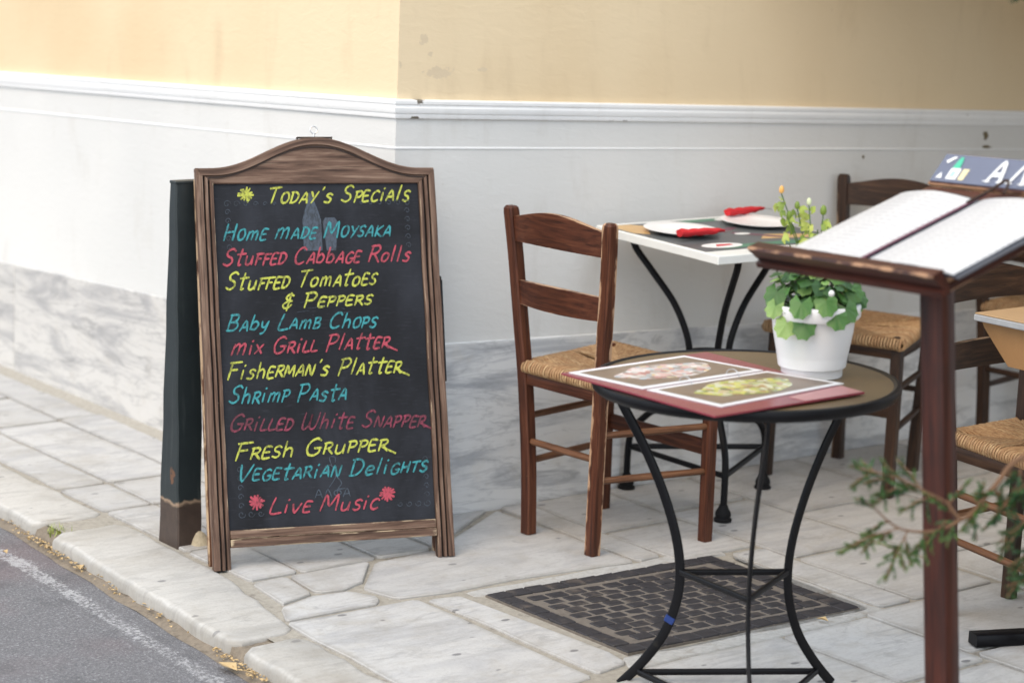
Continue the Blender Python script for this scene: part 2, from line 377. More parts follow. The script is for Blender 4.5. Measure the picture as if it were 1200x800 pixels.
    def prism(s, poly, z0, z1, bev=0, M=None):
        """polygon (x,y) between z0 and z1, top edge optionally chamfered"""
        n = len(poly); P = [Vector((p[0], p[1], 0)) for p in poly]
        area = sum(P[i].x * P[(i + 1) % n].y - P[(i + 1) % n].x * P[i].y for i in range(n))
        if area < 0: P.reverse()
        vs = [Vector((p.x, p.y, z0)) for p in P]; rings = 1
        if bev:
            vs += [Vector((p.x, p.y, z1 - bev)) for p in P]; rings += 1
            ins = []
            for i in range(n):
                a, b_, c_ = P[i - 1], P[i], P[(i + 1) % n]; d1 = (b_ - a).normalized(); d2 = (c_ - b_).normalized()
                nrm = Vector((-(d1.y + d2.y), d1.x + d2.x, 0)); nrm = nrm.normalized() if nrm.length > 1e-6 else Vector((-d1.y, d1.x, 0))
                ins.append(b_ + nrm * bev)
            vs += [Vector((p.x, p.y, z1)) for p in ins]; rings += 1
        else: vs += [Vector((p.x, p.y, z1)) for p in P]; rings += 1
        gr = [v.copy() for v in vs]
        if M: vs = [M @ v for v in vs]
        fs = [(r * n + i, r * n + (i + 1) % n, (r + 1) * n + (i + 1) % n, (r + 1) * n + i) for r in range(rings - 1) for i in range(n)]
        fs += [tuple(reversed(range(n))), tuple((rings - 1) * n + i for i in range(n))]
        return s.add(vs, fs, gr)
    def mesh(s, name, mat, smooth=True, angle=35):
        me = bpy.data.meshes.new(name); me.from_pydata([tuple(v) for v in s.v], [], s.f)
        a = me.attributes.new('grain', 'FLOAT_VECTOR', 'POINT'); a.data.foreach_set('vector', [x for g in s.g for x in g])
        e = me.attributes.new('edge', 'FLOAT', 'POINT'); e.data.foreach_set('value', s.e)
        for m in (mat if isinstance(mat, list) else [mat]): me.materials.append(m)
        if smooth:
            me.polygons.foreach_set('use_smooth', [True] * len(me.polygons))
            me.update()
            try: me.set_sharp_from_angle(angle=D2R(angle))
            except Exception: pass
        return me
    def build(s, name, mat, parent=None, smooth=True, angle=35, **kw):
        o = bpy.data.objects.new(name, s.mesh(name, mat, smooth, angle)); C.objects.link(o)
        if parent: o.parent = parent
        for k, v in kw.items(): o[k] = v
        return o
def tag(o, label, cat, group=None):
    o['label'] = label; o['category'] = cat
    if group: o['group'] = group
    return o
def thing(name, label, cat, M=None, group=None):
    o = bpy.data.objects.new(name, None); C.objects.link(o); o.empty_display_size = .1
    if M is not None: o.matrix_world = M
    return tag(o, label, cat, group)
def copy_tree(o, parent=None):
    c = o.copy(); C.objects.link(c); c.parent = parent
    for ch in list(o.children): copy_tree(ch, c)
    return c
def rotm(x=0, y=0, z=0): return Matrix.Rotation(D2R(z), 3, 'Z') @ Matrix.Rotation(D2R(y), 3, 'Y') @ Matrix.Rotation(D2R(x), 3, 'X')
def smooth_path(pts, n=6, closed=False):
    P = [Vector(p) for p in pts]; out = []; m = len(P)
    for i in range(m - 1 if not closed else m):
        p0 = P[max(i - 1, 0)] if not closed else P[i - 1]; p1 = P[i]; p2 = P[(i + 1) % m]; p3 = P[min(i + 2, m - 1)] if not closed else P[(i + 2) % m]
        for k in range(n):
            t = k / n; out.append(.5 * ((2 * p1) + (p2 - p0) * t + (2 * p0 - 5 * p1 + 4 * p2 - p3) * t * t + (3 * p1 - p0 - 3 * p2 + p3) * t ** 3))
    if not closed: out.append(P[-1])
    return out

# ------------------------------------------------------------------ ground, road
def sheet(name, x0, x1, y0, y1, h, mat, kind='structure', parent=None):
    b = MB(); b.add([(x, y, gz(x, y) + h) for x, y in ((x0, y0), (x1, y0), (x1, y1), (x0, y1))], [(0, 1, 2, 3)])
    return b.build(name, mat, parent, False, **({'kind': kind} if kind else {}))
ROAD_H = -.046
sheet('road', -60, 60, -60, 60, ROAD_H, M_asphalt)
# painted edge line, thin worn sheet on the asphalt
b = MB(); vs = []; fs = []; ed = []
L0, L1, NL = 3.2, -4.5, 60
for i in range(NL + 1):
    y = L0 + (L1 - L0) * i / NL; xc = -.985 + .045 * (y + .1) * .6
    wv = .004 * math.sin(i * 1.7) + .003 * math.sin(i * .6)
    for k, dx in enumerate((-.050, -.046, -.015, .015, .046, .050)):
        vs.append((xc + dx + wv * (0 if k in (2, 3) else 1), y, gz(xc + dx, y) + ROAD_H + (.0015 if 0 < k < 5 else -.001))); ed.append(0.0 if k in (2, 3) else 1.0)
for i in range(NL):
    for k in range(5): fs.append((i * 6 + k, (i + 1) * 6 + k, (i + 1) * 6 + k + 1, i * 6 + k + 1))
b.add(vs, fs, None, ed); b.build('road_marking', M_line, None, False, kind='structure')

pave = sheet('pavement', -.80, 9, -9, 9, -.0065, M_mortar)
# outer lip of the bedding under the kerb
def ragged(poly, step=.09, amp=.004, rad=.012):
    """resample a polygon with slightly broken, worn edges"""
    out = []; n = len(poly)
    for i in range(n):
        a = Vector((*poly[i], 0)); b_ = Vector((*poly[(i + 1) % n], 0)); L = (b_ - a).length; dv = (b_ - a) / max(L, 1e-6); nr = Vector((-dv.y, dv.x, 0))
        r = min(rad, L * .3); k = max(1, int((L - 2 * r) / step))
        for j in range(k + 1):
            t = r + (L - 2 * r) * j / k; p = a + dv * t
            p += nr * (noise.noise(Vector((p.x * 9, p.y * 9, i * 3.1))) * amp * 2)
            out.append((p.x, p.y))
    return out
def slab(name, poly, parent, mat, h=None, thick=.05, bev=.0022, amp=.0045, step=.12, rad=.012, dome=0):
    h = rnd.uniform(-.0015, .0022) if h is None else h
    tl = (rnd.uniform(-.005, .005), rnd.uniform(-.005, .005))
    b = MB(); b.prism(ragged(poly, step, amp, rad), -thick, 0, bev)
    # inner ring so that grime can gather along the edges
    n_ = len(b.v) // 3; top = b.f.pop(); cen_ = sum((b.v[i] for i in top), Vector()) / n_
    for k_ in range(n_, 3 * n_): b.e[k_] = 1.0
    o_ = len(b.v)
    for i in top:
        v_ = b.v[i]; dd = cen_ - v_; b.v.append(v_ + dd * min(.45, .035 / max(dd.length, .01))); b.g.append(b.v[-1].copy()); b.e.append(0.0)
    b.f += [(top[i], top[(i + 1) % n_], o_ + (i + 1) % n_, o_ + i) for i in range(n_)] + [tuple(o_ + i for i in range(n_))]
    cx = sum(p[0] for p in poly) / len(poly); cy = sum(p[1] for p in poly) / len(poly)
    b.v = [Vector((v.x, v.y, gz(v.x, v.y) + v.z + h + tl[0] * (v.x - cx) + tl[1] * (v.y - cy))) for v in b.v]
    return b.build(name, mat, parent, True, 30)
g = .005   # half joint
def rect(x0, x1, y0, y1, gp=g): return [(x0 + gp, y0 + gp), (x1 - gp, y0 + gp), (x1 - gp, y1 - gp), (x0 + gp, y1 - gp)]
slabs = []
# left of the sign, rows along the left wall
for (x0, x1, ys) in ((-.61, -.445, (2.9, 2.30, 1.56, .82, .53, .06, -.26)), (-.445, -.195, (3.4, 2.7, 2.02, 1.62, .81, .53, .16, -.26)), (-.195, -.012, (3.3, 2.6, 1.64, .80, .14))):
    for i in range(len(ys) - 1): slabs.append(rect(x0, x1, ys[i + 1], ys[i]))
# irregular pieces under and before the sign
slabs += [[(-.19, .13), (-.19, -.25), (-.02, -.26), (-.012, .13)],
          [(-.61, -.28), (-.505, -.272), (-.52, -.43), (-.64, -.47)],
          [(-.495, -.272), (-.24, -.275), (-.37, -.42), (-.42, -.445), (-.505, -.425)],
          [(-.655, -.49), (-.52, -.445), (-.425, -.46), (-.395, -.545), (-.42, -.585), (-.70, -.585)],
          [(-.225, -.285), (-.01, -.27), (.395, -.02), (.395, -.64), (.02, -.60), (-.20, -.60), (-.36, -.57), (-.385, -.47), (-.36, -.43)],
          [(-.71, -.60), (-.32, -.605), (-.31, -1.30), (-.73, -1.34)], [(-.295, -.62), (-.205, -.635), (-.165, -1.20), (-.18, -1.27), (-.29, -1.29)],
          [(-.0, -.012), (-.0, -.255), (.36, -.012)]]
slabs += [rect(-.74, -.20, -2.05, -1.36), rect(-.19, .27, -1.75, -1.32), rect(-.19, .27, -2.3, -1.76), rect(.27, .59, -1.72, -1.32), rect(.27, .59, -2.3, -1.73),
          rect(-.74, -.20, -2.9, -2.06), rect(.59, 1.12, -1.66, -1.30), rect(.59, 1.12, -2.3, -1.67)]
slabs += [rect(.40, .50, -.64, -.012), rect(.50, .80, -.375, -.012), rect(.50, .80, -.70, -.38), rect(.80, 1.145, -.30, -.012), rect(.80, 1.145, -.84, -.31), rect(.675, .80, -1.295, -.715, .004), rect(.80, 1.12, -1.295, -.85)]
for x0, x1 in ((1.145, 1.62), (1.62, 2.1), (2.1, 2.6), (2.6, 3.1), (3.1, 3.6)):
    y = -.012
    for hh in (rnd.uniform(.45, .6), rnd.uniform(.5, .7), rnd.uniform(.5, .7), .6, .6): slabs.append(rect(x0, x1, y - hh, y)); y -= hh
slabs += [rect(-.19 + i * .62, .43 + i * .62, -2.95, -2.31) for i in range(4)]
for p in slabs: slab('paving_slab', p, pave, M_slab)
# rough concrete round the drain cover
def conc(poly): slab('concrete_patch', poly, pave, M_conc, -.003, .04, .003, .006, .05, .01)
conc([(-.17, -.61), (.40, -.645), (.67, -.65), (.67, -.72), (.60, -.712), (-.17, -.667)])
conc([(-.172, -1.235), (.0, -1.255), (.64, -1.275), (.672, -.73), (.672, -1.31), (.2, -1.315), (-.19, -1.30)])

# kerb stones
kerb = MB()
kerb_root = bpy.data.objects.new('kerb', None); C.objects.link(kerb_root); kerb_root['kind'] = 'structure'
def kx(y): return -.872 + .053 * (y + .08)
def kin(y): return -.615 if y > -.1 else -.615 + (y + .1) * .175 if y > -.75 else -.729
ks = [(3.4, 2.2), (2.19, 1.3), (1.29, .50), (.395, -.665), (-.70, -1.72), (-1.735, -2.9)]
for (a, b_) in ks:
    poly = [(kx(a), a), (kx(b_), b_)]
    n = 6
    inner = [(kin(b_ + (a - b_) * i / n) - .004, b_ + (a - b_) * i / n) for i in range(n + 1)]
    mb = MB(); P = ragged([(kx(a), a), (kx((a + b_) / 2), (a + b_) / 2), (kx(b_), b_)] + inner, .05, .007, .03)
    N = len(P)
    cx = sum(p[0] for p in P) / N; cy = sum(p[1] for p in P) / N
    rings = [(-.09, 0), (-.014, -.001), (-.006, .003), (-.001, .009), (.0005, .018)]
    area = sum(P[i][0] * P[(i + 1) % N][1] - P[(i + 1) % N][0] * P[i][1] for i in range(N))
    if area < 0: P.reverse()
    vs = []
    for z, ins in rings:
        for i in range(N):
            p0, p1, p2 = Vector((*P[i - 1], 0)), Vector((*P[i], 0)), Vector((*P[(i + 1) % N], 0)); t = (p2 - p0).normalized(); q = p1 + Vector((-t.y, t.x, 0)) * ins
            wob = noise.noise(Vector((q.x * 22, q.y * 22, z * 30))) * .004
            vs.append((q.x, q.y, gz(q.x, q.y) + z + wob)); mb.e.append({-.09: 1.7, -.014: 1.6, -.006: 1.0, -.001: .35}.get(z, 0.0))
    fs = [(r * N + i, r * N + (i + 1) % N, (r + 1) * N + (i + 1) % N, (r + 1) * N + i) for r in range(len(rings) - 1) for i in range(N)] + [tuple((len(rings) - 1) * N + i for i in range(N))]
    ee = mb.e; mb.e = []; mb.add(vs, fs, None, ee); mb.build('kerb_stone', M_kerbst, kerb_root, True, 40)
# crumbled mortar filling between the kerb stones
mb = MB()
for (a, b_) in ((.497, .398), (-.668, -.697), (2.197, 2.193)):
    n, m = 14, 7; vs = []; fs = []
    a += .02; b_ -= .02
    for i in range(n + 1):
        for j in range(m + 1):
            x = kx(a) - .004 + (kin(a) + .02 - kx(a)) * i / n; y = a + (b_ - a) * j / m
            z = gz(x, y) - .012 - (.05 if i == 0 else .006 if i == 1 else 0) + noise.noise(Vector((x * 60, y * 60, 0))) * .007
            vs.append((x, y, z))
    fs = [(i * (m + 1) + j, (i + 1) * (m + 1) + j, (i + 1) * (m + 1) + j + 1, i * (m + 1) + j + 1) for i in range(n) for j in range(m)]
    mb.add(vs, fs)
# gutter strip: dirt lying in the angle between road and kerb
vs = []; fs = []; n = 160
for i in range(n + 1):
    y = 3.3 - 6.1 * i / n; k = noise.noise(Vector((y * 6, 0, 0))) * .008
    for dx, z in ((-.030 + k, ROAD_H + .001), (-.014, ROAD_H + .005), (.006, ROAD_H + .013)):
        x = kx(y) + dx; vs.append((x, y, gz(x, y) + z + noise.noise(Vector((x * 80, y * 80, 3))) * .002))
fs = [(i * 3 + j, (i + 1) * 3 + j, (i + 1) * 3 + j + 1, i * 3 + j + 1) for i in range(n) for j in range(2)]
mb.add(vs, fs); mb.build('gutter_dirt', simple('brown_dirt', (.20, .165, .125), .95, var=.5, scale=70, bump=.9, dirt=(.08, .065, .05), bd=.004), None, True, 60, kind='stuff')
# mortar lump at the foot of the black post, wall-foot dirt
mb = MB(); vs = []; fs = []; n = 120
for i in range(n + 1):
    y = .16 + 3.0 * i / n
    for dx, z in ((-.055 - .02 * noise.noise(Vector((y * 5, 1, 0))), .0005), (-.02, .007), (.003, .02)):
        vs.append((dx, y, gz(dx, y) + z + .002 * noise.noise(Vector((dx * 50, y * 50, 0)))))
fs = [(i * 3 + j, (i + 1) * 3 + j, (i + 1) * 3 + j + 1, i * 3 + j + 1) for i in range(n) for j in range(2)]
mb.add(vs, fs); mb.build('wall_foot_dirt', simple('sandy_dirt', (.36, .335, .29), .95, var=.3, scale=60, bump=.8, bd=.003), None, True, 60, kind='stuff')

# dry leaves in the gutter
mb = MB()
def leafquad(mb, x, y, z, L, W, a, curl, tone=.5):
    ca, sa = math.cos(a), math.sin(a); pts = [(-L / 2, 0, 0), (-L * .1, -W / 2, curl), (L / 2, 0, 0), (-L * .1, W / 2, curl), (0, 0, 0)]
    vs = [Vector((x + p[0] * ca - p[1] * sa, y + p[0] * sa + p[1] * ca, z + p[2])) for p in pts]
    mb.add(vs, [(0, 1, 4), (1, 2, 4), (2, 3, 4), (3, 0, 4)], None, [tone] * 5)
for i in range(230):
    y = rnd.choice([rnd.gauss(.42, .10), rnd.gauss(-.75, .12), rnd.uniform(-1.4, 1.6), rnd.uniform(-.4, .35)])
    x = kx(y) - rnd.uniform(.0, .028); s_ = rnd.uniform(.006, .022)
    leafquad(mb, x, y, gz(x, y) + ROAD_H + .012 + rnd.uniform(0, .006), s_, s_ * .55, rnd.gauss(1.57, .7), rnd.uniform(.001, .005))
mb.build('leaf_litter', M_litter, None, False, kind='stuff')
for (x, y, s_, lb) in ((-.872, .17, .045, 'curled tan leaf standing against the kerb by the middle of the long kerb stone'), (-.945, -.72, .075, 'large pale dry leaf in the gutter below the kerb joint'), (.452, -1.293, .035, 'small yellow leaf at the right corner of the drain cover'), (-.98, .40, .03, 'small reddish leaf on the white road line')):
    mb = MB(); leafquad(mb, 0, 0, 0, s_, s_ * .5, rnd.uniform(1.1, 2), .008); o = mb.build('fallen_leaf', M_litter, None, False)
    on_road = x < -.84; o.matrix_world = frame(x, y, 0, (ROAD_H + .014) if on_road else .004); tag(o, lb, 'leaf')
# weed tuft at the kerb joint
mb = MB()
for i in range(60):
    x = -.80 + rnd.gauss(0, .018); y = .44 + rnd.gauss(0, .02); z = gz(x, y) - .018; a = rnd.uniform(0, 6.3); L = rnd.uniform(.012, .035)
    t = Vector((x + math.cos(a) * L * .6, y + math.sin(a) * L * .6, z + L)); p = Vector((-math.sin(a), math.cos(a), 0)) * .0018
    mb.add([Vector((x, y, z)) - p, Vector((x, y, z)) + p, t], [(0, 1, 2)], None, [rnd.random()] * 3)
tag(mb.build('weed', M_leafy, None, False), 'little tuft of green grass growing in the gap between kerb stones', 'weed')

# ------------------------------------------------------------------ drain cover
dr = thing('drain_cover', 'large dark square drain cover of small blocks let into the pavement', 'drain cover', frame(-.148, -.672))
ux = Vector((.755, -.045, 0)); uy = Vector((.010, -.550, 0))    # cover axes in the pavement plane
def dpt(s_, t_): return ux * s_ + uy * t_
mb = MB(); mb.prism([tuple((dpt(a, b_))[:2]) for a, b_ in ((0, 0), (1, 0), (1, 1), (0, 1))], -.03, -.0005); mb.build('cover_bed', simple('cover_dirt', (.15, .13, .11), .9, var=.5, scale=50, bump=.8, bd=.003), dr)
def block_mesh(wx, wy, hgt, tilt=0):
    mb = MB(); X = ux.normalized(); Y = -uy.normalized()
    M3 = Matrix((X, Y, Vector((0, 0, 1)))).transposed()
    mb.box((0, 0, 0), (wx, wy, .016), M3, .0018)
    return mb.mesh('cover_block', M_iron, True, 30)
def put_block(me, s_, t_, z):
    o = bpy.data.objects.new('cover_block', me); C.objects.link(o); o.parent = dr; p = dpt(s_, t_); o.location = (p.x, p.y, z); o.rotation_euler = (rnd.gauss(0, .02), rnd.gauss(0, .02), rnd.gauss(0, .02))
bw = .755 / 13
bA = block_mesh(bw - .0035, .046, 0); bB = block_mesh(.048, .550 / 11 - .0035, 0)
for i in range(13):
    for t_ in (.045, .955): put_block(bA, (i + .5) / 13, t_, -.0045 + rnd.uniform(-.001, .001))
for j in range(1, 10):
    for s_ in (.034, .966): put_block(bB, s_, (j + .5) / 11, -.0045 + rnd.uniform(-.001, .001))
bC = block_mesh(.0525, .0375, 0); bD = block_mesh(.048, .033, 0)
NR, NC = 10, 10
for j in range(NR):
    for i in range(NC):
        s_ = .102 + (.905 - .102) * (i + .5 + (.5 if j % 2 else 0) * .6 - .15) / NC; t_ = .120 + (.880 - .120) * (j + .5) / NR
        if s_ > .905: continue
        put_block(rnd.choice((bC, bD)), s_, t_, -.0065 + rnd.uniform(-.0015, .002))
mb = MB()
for a, b_ in (((.085, .10), (.915, .10)), ((.085, .90), (.915, .90)), ((.085, .10), (.085, .90)), ((.915, .10), (.915, .90))):
    p, q = dpt(*a), dpt(*b_); mb.sweep([p + Vector((0, 0, -.005)), q + Vector((0, 0, -.005))], [(-.0022, -.003), (.0022, -.003), (.0022, .004), (-.0022, .004)])
mb.build('inner_frame', simple('worn_iron_edge', (.26, .24, .22), .5, var=.4, scale=60), dr)

# ------------------------------------------------------------------ building
bl = thing('building', 'corner of a building with yellow plaster, white moulding, pale dado and marble base', 'building')
X1, Y1, ZT = 8.0, 9.0, 4.4
def lshape(off, z0, z1, name, mat, sub=1):
    """solid block whose two street faces stand 'off' in front of X=0 / Y=0"""
    mb = MB(); mb.prism([(-off, -off), (X1, -off), (X1, Y1), (-off, Y1)], z0, z1, .0); return mb.build(name, mat, bl, True, 30)
lshape(-.004, 1.206, ZT, 'upper_wall', M_yellow)
lshape(0, .5, 1.166, 'dado', M_dado)
def band(prof, name, mat):
    """moulding with profile (projection, z) running round the corner"""
    mb = MB(); n = len(prof); rows = []
    ys = [Y1] + [0] + [X1]
    vs = []
    NS = 90
    stat = [('L', Y1 * (1 - i / NS) ** 2) for i in range(NS)] + [('K', 0)] + [('R', X1 * (i / NS) ** 1.5) for i in range(1, NS + 1)]
    for side, t in stat:
        for k, (pr, z) in enumerate(prof):
            wob = noise.noise(Vector((t * 3, z * 20, 0 if side == 'L' else 5))) * .0012
            pr2 = pr + wob if pr > .001 else pr
            if side == 'L': vs.append((-pr2, t if t > pr2 else -pr2 * 0 + t, z))
            elif side == 'K': vs.append((-pr, -pr, z))
            else: vs.append((t, -pr2, z))
    m = len(stat)
    fs = [(i * n + k, (i + 1) * n + k, (i + 1) * n + k + 1, i * n + k + 1) for i in range(m - 1) for k in range(n - 1)]
    mb.add(vs, fs); return mb.build(name, mat, bl, True, 25)
band([(-.006, 1.158), (.007, 1.1585), (.009, 1.163), (.009, 1.171), (.0115, 1.173), (.014, 1.179), (.0145, 1.188), (.0125, 1.192), (.0125, 1.196), (.015, 1.199), (.0155, 1.207), (.013, 1.2105), (-.006, 1.2120)], 'moulding', M_mould)
band([(-.003, 1.070), (.0018, 1.0725), (.0026, 1.075), (.0016, 1.078), (-.003, 1.081)], 'thin_bead', simple('bead_paint', (.76, .765, .76), .7, var=.05))
def panel(name, mat, side, t0, t1, z0, z1, off, thick=.03):
    mb = MB(); 
    if side == 'R': mb.box(((t0 + t1) / 2, -off + thick / 2, (z0 + z1) / 2), (t1 - t0, thick, z1 - z0), None, .003)
    else: mb.box((-off + thick / 2, (t0 + t1) / 2, (z0 + z1) / 2), (thick, t1 - t0, z1 - z0), None, .003)
    return mb.build(name, mat, bl, True, 30)
mt = .5155
for a, b_ in ((-.004, 1.335), (1.338, 2.61), (2.613, 3.9), (3.903, 5.2), (5.203, 6.6), (6.603, 8)): panel('marble_panel', M_marble, 'R', a, b_, -.35, mt, .007)
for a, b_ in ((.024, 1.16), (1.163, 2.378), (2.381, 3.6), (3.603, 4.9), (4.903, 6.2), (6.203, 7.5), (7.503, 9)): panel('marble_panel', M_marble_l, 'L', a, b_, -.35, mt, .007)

# ------------------------------------------------------------------ stroke lettering
GL = {
 'A': (.72, [[(0, 0), (.36, 1), (.66, 0)], [(.12, .36), (.58, .38)]]), 'B': (.62, [[(.06, 0), (.08, 1)], [(.0, .97), (.42, 1.0), (.5, .78), (.36, .56), (.1, .52)], [(.1, .53), (.5, .48), (.58, .24), (.4, .02), (0, 0)]]),
 'C': (.66, [[(.62, .84), (.44, 1.0), (.18, .86), (.04, .5), (.12, .12), (.34, 0), (.62, .14)]]), 'D': (.68, [[(.08, 0), (.1, .96)], [(-.02, .96), (.36, .98), (.62, .72), (.6, .34), (.36, .04), (.0, 0)]]),
 'E': (.58, [[(.54, .98), (.08, .96), (.05, .02), (.56, .02)], [(.06, .5), (.46, .53)]]), 'F': (.56, [[(.06, -.04), (.08, .98)], [(-.06, .95), (.62, 1.0)], [(.08, .52), (.46, .56)]]),
 'G': (.72, [[(.62, .86), (.42, 1.0), (.16, .84), (.04, .48), (.14, .1), (.38, 0), (.62, .16), (.64, .42)], [(.38, .42), (.72, .44)]]),
 'H': (.68, [[(.06, 0), (.1, 1)], [(.58, 0), (.62, 1)], [(.06, .48), (.62, .54)]]), 'K': (.64, [[(.06, 0), (.08, 1)], [(.6, 1), (.1, .46), (.64, -.04)]]), 'L': (.56, [[(.12, 1), (.05, .03), (.6, .04)]]),
 'M': (.86, [[(0, 0), (.12, 1), (.4, .3), (.7, 1), (.8, 0)]]), 'N': (.7, [[(.02, 0), (.08, .98), (.56, .02), (.64, 1)]]),
 'O': (.68, [[(.34, 1), (.1, .84), (.03, .46), (.16, .06), (.38, 0), (.6, .2), (.64, .6), (.5, .94), (.3, .98)]]), 'P': (.6, [[(.06, -.04), (.1, 1)], [(-.04, .95), (.4, 1.0), (.56, .78), (.42, .5), (.1, .44)]]),
 'R': (.64, [[(.04, 0), (.08, .98)], [(-.04, .94), (.4, .99), (.54, .76), (.38, .52), (.1, .46)], [(.26, .48), (.68, -.04)]]), 'S': (.6, [[(.56, .86), (.36, 1.0), (.1, .84), (.16, .58), (.42, .44), (.5, .18), (.28, 0), (0, .12)]]),
 'T': (.64, [[(.0, .92), (.66, 1.0)], [(.36, .96), (.28, 0)]]), 'V': (.64, [[(.0, 1), (.24, 0), (.64, 1)]]), 'Y': (.62, [[(.0, 1), (.26, .5)], [(.62, 1), (.2, -.08)]]), 'W': (.95, [[(.05, 1), (.04, .2), (.2, .0), (.42, .3), (.44, .9), (.46, .2), (.66, 0), (.84, .3), (.88, 1)]]),
 'a': (.5, [[(.42, .46), (.24, .6), (.04, .36), (.12, .04), (.3, .06), (.42, .4), (.42, .0)]]), 'b': (.5, [[(.05, 1), (.04, .02)], [(.04, .36), (.26, .56), (.46, .34), (.34, .04), (.04, .04)]]),
 'e': (.48, [[(.04, .3), (.42, .36), (.36, .56), (.14, .54), (.03, .28), (.16, .02), (.44, .1)]]), 'f': (.4, [[(.44, .92), (.26, 1.0), (.18, .7), (.12, -.08)], [(.0, .52), (.4, .56)]]), 'h': (.5, [[(.06, 1), (.04, 0)], [(.05, .38), (.24, .56), (.4, .44), (.42, .0)]]),
 'i': (.26, [[(.1, .56), (.1, 0)], [(.12, .80), (.16, .88)]]), 'l': (.26, [[(.12, 1.02), (.08, .0)]]), 'm': (.72, [[(.04, 0), (.08, .56)], [(.06, .36), (.24, .58), (.34, .44), (.33, .02)], [(.34, .38), (.52, .58), (.62, .44), (.62, .0)]]),
 'o': (.5, [[(.24, .58), (.05, .42), (.06, .1), (.24, .0), (.42, .16), (.42, .44), (.22, .57)]]), 's': (.46, [[(.42, .5), (.24, .6), (.08, .46), (.36, .24), (.28, .02), (.0, .06)]]), 't': (.46, [[(.22, 1.0), (.2, .04), (.36, .04)], [(-.02, .66), (.52, .72)]]),
 'u': (.52, [[(.04, .56), (.06, .1), (.22, .0), (.38, .16), (.42, .56)], [(.42, .5), (.44, 0)]]), 'v': (.46, [[(0, .58), (.18, 0), (.44, .6)]]), 'x': (.48, [[(.02, .58), (.42, 0)], [(.44, .58), (.0, 0)]]), 'y': (.5, [[(.03, .58), (.08, .24), (.26, .2), (.4, .56)], [(.42, .58), (.3, -.1), (.08, -.26)]]),
 "'": (.2, [[(.12, 1.0), (.06, .8)]]), '&': (.62, [[(.52, .9), (.3, 1.0), (.14, .8), (.3, .56), (.5, .54)], [(.3, .56), (.06, .3), (.16, .06), (.36, .08), (.5, .3)], [(.36, 1.12), (.3, -.14)]]),
 'Λ': (.7, [[(0, 0), (.38, 1), (.68, 0)]]), 'Φ': (.74, [[(.36, .85), (.08, .7), (.08, .35), (.36, .2), (.66, .35), (.66, .7), (.36, .85)], [(.36, 1), (.36, 0)]]),
}
layer = [0]
def ribbon(mb, pts, wd, place, nib=.9, taper=True):
    """a flat marker stroke; place(x, y, h) -> 3D point"""
    P = smooth_path([(p[0], p[1], 0) for p in pts], 5) if len(pts) > 2 else [Vector((*pts[0], 0)).lerp(Vector((*pts[1], 0)), t / 5) for t in range(6)]
    n = len(P); layer[0] += 1; h = .0006 + .00003 * (layer[0] % 60); vs = []
    for i, p in enumerate(P):
        t = (P[min(i + 1, n - 1)] - P[max(i - 1, 0)]); t.normalize(); nr = Vector((-t.y, t.x, 0))
        k = .62 + .38 * abs(math.sin(math.atan2(t.y, t.x) - nib)); e = min(i, n - 1 - i) / (n - 1)
        if taper: k *= min(1, .72 + e * 3) * (1 + .16 * noise.noise(Vector((p.x * 90, p.y * 90, layer[0]))))
        ex = t * (wd * .3) * (-1 if i == 0 else 1 if i == n - 1 else 0)
        vs += [p + nr * wd * k / 2 + ex * .5, p - nr * wd * k / 2 + ex * .5]
    mb.add([place(v.x, v.y, h) for v in vs], [(2 * i, 2 * i + 1, 2 * i + 3, 2 * i + 2) for i in range(n - 1)])
def write(mb, text, p0, p1, cap, wd, place, slant=.36, small=.66, big_all=False, lowk=1.0):
    """write text so that it runs exactly from p0 to p1 on its baseline"""
    items = []; x = 0; first = True
    for ch in text:
        if ch == ' ': x += .42; first = True; continue
        wg, st = GL[ch]
        if ch.isupper() and not first and not big_all: sc = small
        elif ch.islower(): sc = .95 * lowk if not (first and ch in 'm') else 1.15
        else: sc = 1.0
        items.append((x, sc, st)); x += (wg + .15) * sc; first = False
    d = Vector((p1[0] - p0[0], p1[1] - p0[1])); L = d.length; d.normalize(); kx_ = L / (x - .12); nr = Vector((-d.y, d.x))
    for (x0, sc, st) in items:
        jy = rnd.uniform(-.04, .04) * cap; js = rnd.uniform(-.05, .05)
        for s_ in st:
            pts = []
            for (a, b_) in s_:
                X = (x0 + a * sc) * kx_ + (slant + js) * b_ * sc * cap; Yy = b_ * sc * cap + jy
                q = Vector(p0[:2]) + d * X + nr * Yy; pts.append((q.x, q.y))
            ribbon(mb, pts, wd * rnd.uniform(.92, 1.08), place)

# ------------------------------------------------------------------ the specials board
A0 = Vector((-.639, -.136, -.029)); B0 = Vector((-.006, -.348, -.016)); bu = (B0 - A0).normalized(); bk = NN.cross(bu)
LEAN = 16
bv = (math.cos(D2R(LEAN)) * NN + math.sin(D2R(LEAN)) * bk).normalized(); bn = bu.cross(bv)   # normal towards the street
# local frame of the sign: x along the board, y = out of its face towards the back, z up the board
BM = basis(A0, bu, -bn, bv)
sb = thing('specials_board', "wooden framed chalkboard sign headed Today's Specials leaning at the building corner", 'chalkboard sign', BM)
BW = .667
def arch(x, dz=0):
    """outer top outline of the sign"""
    t = abs(x - BW / 2) / (BW / 2)
    k = max(0, min(1, (t - .02) / .86)); s_ = .5 + .5 * math.cos(math.pi * k)
    return 1.072 + .083 * s_ ** 1.05 + dz
# header rail (arched) with the mitred ends
def prism_xz(mb, poly, y0, y1, bev=0.0):
    Mx = Matrix(((1, 0, 0), (0, 0, -1), (0, 1, 0))).to_4x4()      # (x,y,z)->(x,-z,y): polygon in x/z, extruded along -y
    o = len(mb.v); mb.prism(poly, -y1, -y0, bev, Mx)
